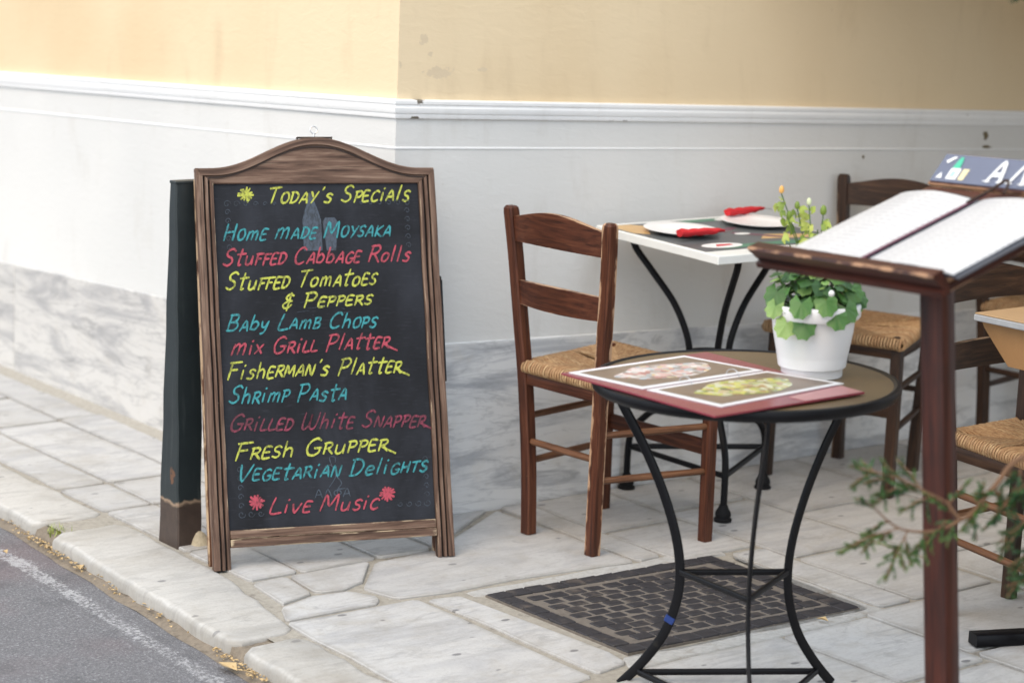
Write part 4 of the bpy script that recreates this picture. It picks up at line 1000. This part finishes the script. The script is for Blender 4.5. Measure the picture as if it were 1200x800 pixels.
# flower pot
PX, PY = -.017, -1.650
pt = thing('flower_pot', 'white plastic flower pot with a leafy green plant standing on the round table', 'potted plant', RTM @ Matrix.Translation((PX - RTX, PY - RTY, RTH + .0015)) @ Matrix.Scale(1.07, 4))
mb = MB(); mb.lathe([(0, .004), (.058, .004), (.060, 0), (.063, .0), (.064, .016), (.0655, .018), (.0665, .019), (.073, .040), (.0830, .095), (.0855, .118), (.0870, .121), (.0935, .122), (.0965, .126), (.0975, .148), (.0955, .152), (.0905, .152), (.088, .147), (.085, .118), (.07, .02), (0, .012)], 48)
mb.build('pot', M_pot, pt, True, 40)
mb = MB(); mb.lathe([(0, .134), (.086, .130)], 24); mb.build('soil', M_soil, pt)
fol = MB(); rl = random.Random(21); stems = MB(); yel = MB()
def lobed_leaf(mb, c, nrm, tip, size, tone, lobes=7):
    nrm = Vector(nrm).normalized(); tip = (Vector(tip) - nrm * Vector(tip).dot(nrm)).normalized(); sd = nrm.cross(tip)
    n = lobes * 2; ring = []
    for i in range(n + 1):
        a = -2.5 + 5.0 * i / n; r_ = size * (1.0 if i % 2 == 0 else .86) * (1 - .12 * abs(a) / 2.5)
        ring.append(Vector(c) + tip * math.cos(a) * r_ * 1.12 + sd * math.sin(a) * r_ * .92 - nrm * (r_ * .20 * (abs(a) / 2.5) ** 2) + nrm * rl.uniform(-.06, .06) * size - tip * 0 )
    vs = [Vector(c) - tip * size * .12 + nrm * size * .06] + ring
    tn = [tone * .85] + [min(1, max(0, tone + rl.uniform(-.05, .18))) for _ in ring]
    mb.add(vs, [(0, i + 1, i + 2) for i in range(n)], None, tn)
for i in range(210):
    a = rl.uniform(0, 6.283); rad = .082 * math.sqrt(rl.random()) * 1.05; z = .145 + rl.random() ** 1.1 * .140 * (1 - .55 * (rad / .1))
    c = Vector((rad * math.cos(a), rad * math.sin(a), z)); out = Vector((math.cos(a), math.sin(a), rl.uniform(-.3, .6)))
    nrm = Vector((math.cos(a) * rl.uniform(.2, 1.0), math.sin(a) * rl.uniform(.2, 1.0), rl.uniform(.35, 1.1))); lobed_leaf(fol, c, nrm, out, rl.uniform(.009, .023), rl.choice((rl.uniform(.0, .25), rl.uniform(.0, .35), rl.uniform(.3, .9))), rl.choice((4, 5, 6)))
    if i % 3 == 0: stems.tube([(c.x * .3, c.y * .3, .125), (c.x * .75, c.y * .75, (z + .125) / 2 + .01), tuple(c)], .0017, 5, cap=False)
camd = Vector((-.69, -.72, 0)); rgt = Vector((.787, -.617, 0))
for (r_, dn, z, sz, tone) in ((-.058, .080, .118, .030, 1.0), (-.022, .092, .118, .030, .38), (-.082, .06, .150, .024, .85), (.042, .092, .138, .030, .4), (.02, .09, .165, .03, .55), (.075, .05, .185, .028, .28), (.088, .02, .165, .026, .22), (-.08, .04, .175, .03, .3), (-.03, .09, .16, .03, .5), (.062, .08, .15, .03, .25), (.0, .05, .24, .028, .5), (-.03, .04, .235, .026, .6), (.04, .05, .225, .03, .45)):
    c = rgt * r_ + camd * dn + Vector((0, 0, z)); lobed_leaf(fol, c, camd * 1.0 + Vector((0, 0, .55)) + rgt * r_ * 3, Vector((0, 0, -1)) + camd * .3 + rgt * (r_ * 5), sz, tone)
foliage = fol.build('foliage', M_leaf, pt, False)
# tall flowering stems with buds
for (r_, bk_, z) in ((-.075, 0, .375), (-.042, .01, .345), (-.018, 0, .352), (-.060, -.01, .325), (.012, 0, .335), (.002, .012, .30), (-.03, 0, .28), (-.055, .01, .27), (-.018, -.01, .31), (.02, .0, .31)):
    c = rgt * r_ - camd * bk_ + Vector((0, 0, z)); stems.tube(smooth_path([(0, 0, .13), (c.x * .4, c.y * .4, .13 + (z - .13) * .5), tuple(c)], 4), .0013, 5, cap=False)
    for q in range(5):
        cc = c + Vector((rl.uniform(-.012, .012), rl.uniform(-.012, .012), -rl.uniform(.005, .05))); lobed_leaf(yel, cc, Vector((rl.uniform(-1, 1), rl.uniform(-1, 1), .5)) + camd, Vector((rl.uniform(-1, 1), rl.uniform(-1, 1), .6)), rl.uniform(.006, .014), rl.random(), 4)
stems.build('stems', leaf_mat('stem_green', (.06, .13, .03), (.10, .2, .05), (.2, .3, .08)), pt, True, kind='stuff')
yel.build('young_leaves', M_leafy, pt, False)
def bud(r_, z, sz, mat, nm='bud'):
    mb = MB(); c = rgt * r_ + Vector((0, 0, z)); mb.lathe([(0, -sz), (sz * .6, -sz * .7), (sz * .8, 0), (sz * .62, sz * .9), (sz * .25, sz * 1.35), (0, sz * 1.3)], 10, tuple(c)); mb.build(nm, mat, pt)
bud(-.075, .382, .0070, simple('orange_bud', (.72, .38, .10), .6)); bud(-.042, .350, .007, M_leafy); bud(-.018, .358, .0065, simple('pale_bud', (.6, .66, .4), .6)); bud(.012, .340, .009, M_leafy); bud(-.058, .33, .0075, M_leafy)
mb = MB(); mb.lathe([(0, -.006), (.005, -.003), (.0065, .002), (.004, .007), (0, .008)], 10, tuple(rgt * .03 + camd * .1 + Vector((0, 0, .185)))); mb.build('petal', CH['white'], pt)

# ------------------------------------------------------------------ menu stand
SX, SY = -.300, -2.250
D0 = Vector((-.295, -2.227, 1.054)); su = Vector((math.cos(D2R(-97)), math.sin(D2R(-97)), 0)); shd = Vector((-su.y, su.x, 0)); sv = shd * math.cos(D2R(21.5)) + Vector((0, 0, math.sin(D2R(21.5)))); sn = su.cross(sv) * -1
if sn.z < 0: sn = -sn
su2 = sv.cross(sn)      # right-handed frame: x = along ledge, y = up the slope, z = out of the tray
st = thing('menu_stand', 'maroon wooden menu stand with a sloping tray on a square post in the foreground', 'menu stand', frame(-.325, -2.375))
TRM = basis(D0, su2, sv, sn); sgn = 1 if su2.dot(su) > 0 else -1
TRl = st.matrix_world.inverted() @ TRM
def spart(mb, name, mat, parent=st, sm=True, M2=None, **kw):
    o = mb.build(name, mat, parent, sm, **kw); o.matrix_local = TRl @ (M2 or Matrix()); return o
HW, HL = .218, .189
mb = MB()   # post: from the ground to the tray
pm0 = Vector((-.325, -2.375, gz(-.325, -2.375))); tgt = D0 - sn * .03
loc0 = st.matrix_world.inverted() @ pm0; loc1 = st.matrix_world.inverted() @ (D0 - sn * .030)
mb.sweep([loc0, loc0.lerp(loc1, .33), loc0.lerp(loc1, .66), loc1], rsec(.050, .050, .003), up=(math.cos(D2R(8)), math.sin(D2R(8)), 0)); 
for k in range(len(mb.v)): mb.e[k] = .45
mb.build('post', M_stand, st, True, 50)
mb = MB(); mb.box((loc0.x, loc0.y, .015), (.40, .06, .03), None, .004); mb.box((loc0.x, loc0.y, .015), (.06, .40, .028), None, .004); mb.build('base', M_stand, st)
mb = MB(); mb.box((0, .0, -.018), (2 * HW, 2 * HL, .016), None, .003); spart(mb, 'tray', M_stand)
mb = MB()   # ledge: bevelled moulding along the low edge
n = 24
prof = [(-.014, -.044), (-.014, -.034), (-.006, -.030), (-.026, .001), (-.022, .005), (.004, .005), (.008, -.001), (.008, -.044)]
vs = []; gr = []; ed = []
for i in range(n + 1):
    x = -HW - .112 + (2 * HW + .116) * i / n
    for j, (y, z) in enumerate(prof): vs.append((x, -HL + y + .006, z)); gr.append(Vector((x, y, z))); ed.append(.93 if j in (4, 3) else .72 if j in (0, 1) else 0.1)
m_ = len(prof); fs = [(i * m_ + k, i * m_ + (k + 1) % m_, (i + 1) * m_ + (k + 1) % m_, (i + 1) * m_ + k) for i in range(n) for k in range(m_)] + [tuple(range(m_)), tuple(n * m_ + k for k in range(m_))]
mb.add(vs, fs, gr, ed); spart(mb, 'ledge', M_stand)
for s_ in (-1, 1):
    mb = MB(); mb.box((s_ * (HW - .010), .004, -.034), (.020, 2 * HL - .012, .018), None, .003); spart(mb, 'side_rail', M_stand)
# header board
hphi = 51.5 - 21.5
HM = Matrix.Translation((0, HL + .002, -.004)) @ Matrix.Rotation(D2R(hphi), 4, 'X')
mb = MB(); mb.box((0, .038, -.006), (2 * HW + .012, .080, .012), None, .002); hb = spart(mb, 'header_board', M_stand, M2=HM)
mb = MB(); mb.box((0, .040, .0012), (2 * HW + .004, .070, .0016), None, .0004); o = mb.build('header_panel', M_lead, hb)
def hp(x, y, h=0): return Vector((x * sgn, y, .0022 + h))
def hflat(poly, mat, nm, h=.0006):
    mb = MB(); mb.add([hp(x, y, h) for x, y in poly], [tuple(range(len(poly)))]); mb.build(nm, mat, hb, False)
hflat([(-.178, .012), (-.148, .012), (-.148, .038), (-.154, .042), (-.172, .042), (-.178, .038)], CH['white'], 'glass_print'); hflat([(-.171, .018), (-.158, .018), (-.158, .032), (-.171, .032)], simple('mint_print', (.35, .62, .55), .5), 'glass_print', .0009)
hflat([(-.142, .012), (-.126, .012), (-.124, .040), (-.142, .040)], simple('cream_print', (.72, .62, .36), .5), 'beer_print'); hflat([(-.176, .040), (-.154, .040), (-.157, .058), (-.161, .068), (-.168, .068), (-.172, .058)], simple('bottle_green_print', (.06, .45, .28), .5), 'bottle_print', .0012)
hflat([(-.208, .013), (-.190, .013), (-.199, .028)], CH['white'], 'corner_print'); hflat([(-.205, .056), (-.188, .068), (-.178, .067), (-.198, .050)], CH['white'], 'corner_print', .0015)
mb = MB()
def hletter(ch, x0, wdt, hh):
    wg, stt = GL[ch]
    for s_ in stt: ribbon(mb, [(x0 + a * wdt, .014 + b_ * hh) for a, b_ in s_], .011, lambda x, y, h=0: hp(x, y, .0005 + h), 1.2, False)
    if ch in 'AΛ':
        for a in (0, .66): ribbon(mb, [(x0 + a * wdt - .009, .0145), (x0 + a * wdt + .009, .0145)], .0045, lambda x, y, h=0: hp(x, y, .0005 + h), 0, False)
for ch, x in zip('AΛΦA', (-.058, .004, .068, .135)): hletter(ch, x, .056, .050)
mb.build('header_lettering', CH['white'], hb, False)
# open menu in its plastic sleeve on the tray
mo = thing('menu_pages', 'open white menu pages in a black folder lying on the tray of the menu stand', 'menu', TRM)
def curl(x, y): return .004 + .010 * max(0, abs(x) / .22 - .25) ** 2 * 2
def page(x0, x1, y0, y1, z, mat, nm, parent=mo, skew=0):
    mb = MB(); nx, ny = 12, 10; vs = []
    for i in range(nx + 1):
        for j in range(ny + 1):
            u_, v_ = i / nx, j / ny; x = x0 + (x1 - x0) * u_ + skew * v_; y = y0 + (y1 - y0) * v_
            vs.append((x * sgn, y, z + .012 * math.sin(math.pi * u_) ** .8 * (.6 + .4 * v_) + .0015 * noise.noise(Vector((x * 14, y * 14, z * 100)))))
    fs = [(i * (ny + 1) + j, (i + 1) * (ny + 1) + j, (i + 1) * (ny + 1) + j + 1, i * (ny + 1) + j + 1) for i in range(nx) for j in range(ny)]
    k = len(vs); vs += [(v[0], v[1], v[2] - .002) for v in vs]; fs += [tuple(reversed([q + k for q in f])) for f in fs]
    def e(i, j): return i * (ny + 1) + j
    ring = [e(i, 0) for i in range(nx + 1)] + [e(nx, j) for j in range(1, ny + 1)] + [e(i, ny) for i in range(nx - 1, -1, -1)] + [e(0, j) for j in range(ny - 1, 0, -1)]
    fs += [(ring[q], ring[(q + 1) % len(ring)], ring[(q + 1) % len(ring)] + k, ring[q] + k) for q in range(len(ring))]
    mb.add(vs, fs); return mb.build(nm, mat, parent, True, 60)
M_sleeve = simple('dark_sleeve', (.03, .035, .05), .3)
page(-.228, -.008, -.182, .135, -.0065, M_sleeve, 'folder_cover'); page(-.004, .262, -.182, .138, -.0065, M_sleeve, 'folder_cover')
def text_page_mat():
    m, t, b = new_mat('printed_page'); g_ = G(t); o = g_.obj(); sx = g_.node('ShaderNodeSeparateXYZ'); g_.link(o, sx.inputs[0])
    r = g_.math('FRACT', g_.math('MULTIPLY', sx.outputs[1], 62.0)); ln = g_.step(r, .62, .68)
    wds = g_.noise(g_.mapping(o, (90, 8, 1)), 1.0, 2); k = g_.math('MULTIPLY', ln, g_.step(wds, .42, .5))
    c = g_.mix(g_.math('MULTIPLY', k, .30), (.55, .55, .555), (.13, .135, .17)); g_.link(c, b.inputs['Base Color']); b.inputs['Roughness'].default_value = .3; return m
M_tp = text_page_mat()
page(-.230, -.016, -.180, .126, -.001, M_tp, 'menu_page'); page(.002, .246, -.180, .134, -.001, M_tp, 'menu_page')
mb = MB(); mb.sweep([(-.008, -.180, .003), (-.008, .150, .003)], rsec(.006, .004, .001), up=(0, 0, 1)); mb.build('spine', M_plum, mo)
mb = MB(); mb.tube(smooth_path([(-.008, .10, .006), (.002, .150, .010), (.022, .182, .022), (.036, .174, .018), (.044, .15, .008)], 4), .003, 6); o = mb.build('cord', M_wood_dark, mo)

# ------------------------------------------------------------------ covered table at the right edge
t2 = thing('covered_table', 'brown paper covered square table with a grey edge at the right edge of the photo', 'table', frame(.725, -1.476))
H2 = .80; W2 = .68
mb = MB(); mb.box((W2 / 2, -W2 / 2, H2 - .010), (W2, W2, .016), None, .002); mb.build('edge_trim', M_grey, t2)
mb = MB(); mb.box((W2 / 2 - .001, -W2 / 2 + .001, H2 + .0005), (W2 - .006, W2 - .006, .003), None, .0008); mb.build('top_cover', M_kraft, t2)
mb = MB(); mb.box((W2 / 2 + .012, -W2 / 2, H2 - .034), (W2 - .10, W2 - .10, .032), None, .002); mb.build('apron', M_black, t2)
# corner of the cover hanging below the edge
mb = MB()
def hang(x, y, z): return Vector((x, y, z))
nu, nv = 14, 8; vs = []
outline = lambda u_: .02 + .085 * min(1, u_ / .14) if u_ < .14 else .105 if u_ < .30 else max(.06, .105 - (u_ - .30) * .12)
for i in range(nu + 1):
    u_ = i / nu; y = -.006 - u_ * .55
    for j in range(nv + 1):
        v_ = j / nv; vs.append((.026 + .006 * math.sin(u_ * 9) * v_ + .012 * v_, y, H2 - .019 - v_ * outline(u_)))
fs = [(i * (nv + 1) + j, (i + 1) * (nv + 1) + j, (i + 1) * (nv + 1) + j + 1, i * (nv + 1) + j + 1) for i in range(nu) for j in range(nv)]
k = len(vs); vs += [(v[0] + .003, v[1], v[2]) for v in vs]; fs += [tuple(reversed([q + k for q in f])) for f in fs]
mb.add(vs, fs); mb.build('side_flap', simple('amber_flap', (.34, .18, .07), .6, var=.2, scale=14, bump=.1), t2)
cx2, cy2 = W2 / 2, -W2 / 2
mb = MB(); mb.box((cx2, cy2, .40), (.06, .06, .76), None, .003); mb.build('column', M_black, t2)
for ang in (0, 90):
    e = Vector((-.095, -.155, .018)) if ang == 0 else None
    c_ = Vector((cx2, cy2, .018)); dv = (Vector((-.095, -.155, 0)) - Vector((cx2, cy2, 0)))
    dv.rotate(Matrix.Rotation(D2R(ang), 3, 'Z')); 
    mb = MB(); mb.sweep([c_ - dv, c_ + dv], rsec(.045, .030, .002), up=(0, 0, 1)); mb.build('foot_bar', M_black, t2, True, 50)

# ------------------------------------------------------------------ conifer at the right, reaching into the picture
TXY = (-.225, -2.80)
cf = thing('conifer', 'feathery green conifer shrub at the right edge reaching in front of the menu stand', 'shrub', Matrix.Translation((TXY[0], TXY[1], gz(*TXY))))
rc = random.Random(5); nd = MB(); br = MB(); base = Vector((TXY[0], TXY[1], gz(*TXY)))
def needles(mb, p, q, dens=1.0, size=.011, tone=.5):
    dens *= 2.3; size *= 1.25
    d_ = q - p; L = d_.length; d_.normalize(); n = max(3, int(L / .0028 * dens))
    for i in range(n):
        t_ = i / n; c = p.lerp(q, t_); ax = Vector((rc.gauss(0, 1), rc.gauss(0, 1), rc.gauss(0, 1))); ax = (ax - d_ * ax.dot(d_)).normalized()
        out = (d_ * .9 + ax * .75).normalized(); s_ = size * rc.uniform(.7, 1.15) * (1 - .3 * t_); sd = out.cross(d_).normalized() * (s_ * .20)
        tn = min(1, max(0, tone + rc.uniform(-.35, .35) + .25 * t_)); mb.add([c - sd, c + sd, c + out * s_ * .6 + sd * .8, c + out * s_], [(0, 1, 2), (0, 2, 3)], None, [tn * .7, tn * .7, tn, tn])
def spray(p, q, lvl, tone=.5, spread=.5):
    """a leafy shoot: twig with alternate side shoots, all clothed in short needles"""
    d_ = q - p; L = d_.length; nrm = Vector((rc.gauss(0, .4), rc.gauss(0, .4), 1)).normalized(); sd = d_.cross(nrm).normalized()
    mid = p.lerp(q, .5) + Vector((0, 0, L * .06)); br.tube([p, mid, q], .0016 if lvl else .0008, 4, cap=False)
    needles(nd, p.lerp(q, .25 if lvl else 0), q, 1.0, .010, tone)
    if lvl:
        k = max(3, int(L / .017))
        for i in range(k):
            t_ = .15 + .8 * i / k; c = p.lerp(q, t_); s_ = (1 if i % 2 else -1); ll = L * spread * (1 - t_ * .6) * rc.uniform(.7, 1.1)
            e = c + (d_.normalized() * .75 + sd * s_ * .7 + Vector((rc.gauss(0, .15), rc.gauss(0, .15), rc.gauss(-.1, .2)))) * ll
            if lvl > 1 and ll > .03: spray(c, e, lvl - 1, tone, spread)
            else: needles(nd, c, e, 1, .009, tone + rc.uniform(-.15, .2))
def limb(pts, r0, r1):
    P = smooth_path(pts, 5); br.tube(P, 1, 6, scales=[r0 + (r1 - r0) * i / (len(P) - 1) for i in range(len(P))]); return P
V = Vector
trunk_top = V((-.20, -2.80, 1.95))
limb([base + V((0, 0, 0)), V((-.215, -2.81, .5)), V((-.20, -2.79, 1.1)), trunk_top], .022, .006)
# the limb that crosses the lower right of the picture
main = limb([(-.215, -2.81, .60), (-.32, -2.68, .70), (-.418, -2.58, .668), (-.463, -2.554, .613), (-.509, -2.528, .555), (-.540, -2.510, .585)], .007, .003)
b2 = limb([(-.509, -2.528, .555), (-.552, -2.498, .530), (-.600, -2.456, .532), (-.635, -2.43, .565)], .0035, .0015)
for (a, q, l, tn) in (((-.540, -2.510, .585), (-.665, -2.388, .640), 2, .35), ((-.535, -2.51, .578), (-.50, -2.53, .625), 2, .5), ((-.53, -2.515, .565), (-.575, -2.49, .60), 2, .55), ((-.520, -2.52, .555), (-.52, -2.50, .50), 2, .65), ((-.535, -2.51, .55), (-.57, -2.49, .50), 2, .6),
                      ((-.600, -2.456, .532), (-.690, -2.398, .486), 2, .65), ((-.585, -2.465, .530), (-.625, -2.452, .437), 2, .6), ((-.56, -2.49, .53), (-.58, -2.475, .465), 2, .6), ((-.635, -2.43, .565), (-.668, -2.41, .585), 1, .4), ((-.615, -2.445, .545), (-.650, -2.42, .52), 1, .5),
                      ((-.49, -2.54, .575), (-.475, -2.54, .62), 2, .5), ((-.50, -2.535, .57), (-.485, -2.54, .515), 2, .35), ((-.463, -2.554, .613), (-.44, -2.57, .56), 2, .3), ((-.44, -2.57, .64), (-.455, -2.555, .585), 2, .25), ((-.42, -2.58, .66), (-.43, -2.57, .555), 2, .2),
                      ((-.40, -2.60, .64), (-.48, -2.55, .535), 2, .25), ((-.36, -2.64, .60), (-.465, -2.57, .51), 2, .2), ((-.34, -2.66, .55), (-.45, -2.585, .470), 2, .2), ((-.33, -2.67, .50), (-.452, -2.59, .435), 2, .2), ((-.38, -2.62, .62), (-.43, -2.58, .60), 2, .3),
                      ((-.33, -2.66, .68), (-.41, -2.59, .62), 2, .25), ((-.455, -2.56, .60), (-.505, -2.54, .60), 2, .45), ((-.47, -2.55, .60), (-.52, -2.53, .53), 2, .55)):
    spray(V(a), V(q), l, tn)
limb([(-.30, -2.72, .45), (-.34, -2.66, .5), (-.40, -2.62, .50)], .004, .002)
# top corner twigs
limb([(-.205, -2.79, 1.60), (-.30, -2.62, 1.56), (-.385, -2.47, 1.50)], .005, .002)
for (a, q, l, tn) in (((-.36, -2.51, 1.525), (-.392, -2.462, 1.478), 2, .2), ((-.345, -2.53, 1.53), (-.375, -2.49, 1.475), 2, .2), ((-.375, -2.49, 1.515), (-.408, -2.452, 1.494), 1, .25), ((-.32, -2.57, 1.54), (-.345, -2.55, 1.48), 2, .2)): spray(V(a), V(q), l, tn)
# rest of the shrub, outside the picture
for i in range(46):
    z = .25 + 1.6 * rc.random(); a = rc.uniform(-2.3, .9); L = rc.uniform(.18, .34) * (1.15 - z * .35)
    p = V((-.21, -2.80, z + gz(*TXY))); q = p + V((math.cos(a), math.sin(a), rc.uniform(.1, .5))) * L
    limb([p, p.lerp(q, .5) + V((0, 0, -.01)), q], .004, .0015)
    for k in range(3): spray(p.lerp(q, .35 + .25 * k), p.lerp(q, .55 + .25 * k) + V((rc.gauss(0, .05), rc.gauss(0, .05), rc.gauss(0, .05))), 2, rc.uniform(.1, .6))
o1 = br.build('branches', M_bark, cf, True); o2 = nd.build('needles', M_needle, cf, False, kind='stuff')
for o in (o1, o2): o.matrix_parent_inverse = cf.matrix_world.inverted()
pl = thing('planter', 'terracotta planter holding the conifer shrub, beyond the right edge', 'planter', frame(*TXY))
mb = MB(); mb.lathe([(0, .0), (.10, 0), (.135, .22), (.15, .225), (.15, .26), (.135, .26), (.125, .2), (0, .2)], 32); mb.build('pot', simple('terracotta', (.35, .15, .08), .8, var=.15), pl)

# ------------------------------------------------------------------ unseen canopy added above the terrace to dim the right wall
aw = thing('added_awning', 'unseen beige canvas canopy added above the terrace tables to shade the right wall', 'added_awning')
mb = MB(); nx, ny = 10, 8; vs = []
AX0, AX1, AD = 1.25, 6.5, 3.9
for i in range(nx + 1):
    for j in range(ny + 1):
        u_, v_ = i / nx, j / ny; vs.append((AX0 + (AX1 - AX0) * u_, -.03 - AD * v_, 2.15 - .35 * v_ - .05 * math.sin(math.pi * v_)))
fs = [(i * (ny + 1) + j, (i + 1) * (ny + 1) + j, (i + 1) * (ny + 1) + j + 1, i * (ny + 1) + j + 1) for i in range(nx) for j in range(ny)]
k = len(vs); vs += [(v[0], v[1], v[2] - .004) for v in vs]; fs += [tuple(reversed([q + k for q in f])) for f in fs]
mb.add(vs, fs); mb.build('canvas', M_shade_canvas, aw)
mb = MB()
for i in range(11): 
    x = AX0 + (AX1 - AX0) * i / 11; mb.box((x + .21, -.035 - AD, 1.80 - .11), (.42, .004, .22), None, .001)
mb.build('valance', M_shade_canvas, aw)
mb = MB(); mb.tube([(AX0, -.03 - AD, 1.80), (AX1, -.03 - AD, 1.80)], .02, 8); mb.tube([(AX0, -.03, 2.14), (AX1, -.03, 2.14)], .03, 8)
for x in (AX0 + .1, AX1 - .1): mb.tube([(x, -.03, 1.75), (x, -.03 - AD * .9, 1.82)], .014, 8)
mb.build('shade_frame', M_black, aw)
# ------------------------------------------------------------------ unseen house added off to the side, meant to dim the right wall
ob = thing('added_house', 'unseen ochre house added off to the side to block light from the right wall', 'house')
mb = MB(); HX0, HX1, HY = 5.0, 20, -8.5
mb.box(((HX0 + HX1) / 2, HY - 3, 3.6), (HX1 - HX0, 6, 9.2), None, .01); mb.build('wall', simple('ochre_render', (.34, .27, .18), .9, var=.15, scale=3, bump=.3), ob)
for i in range(5):
    for zz in (1.2, 4.2):
        x = HX0 + 1.8 + i * 3; mb = MB(); mb.box((x, HY + .02, zz + .9), (1.1, .12, 1.7), None, .01); wf = mb.build('window', M_wood_dark, ob)
        mb = MB(); mb.box((x, HY + .085, zz + .9), (.9, .01, 1.5), None, .002); mb.build('pane', simple('dark_glass', (.02, .025, .03), .1), wf)
print('objects', len(bpy.data.objects))
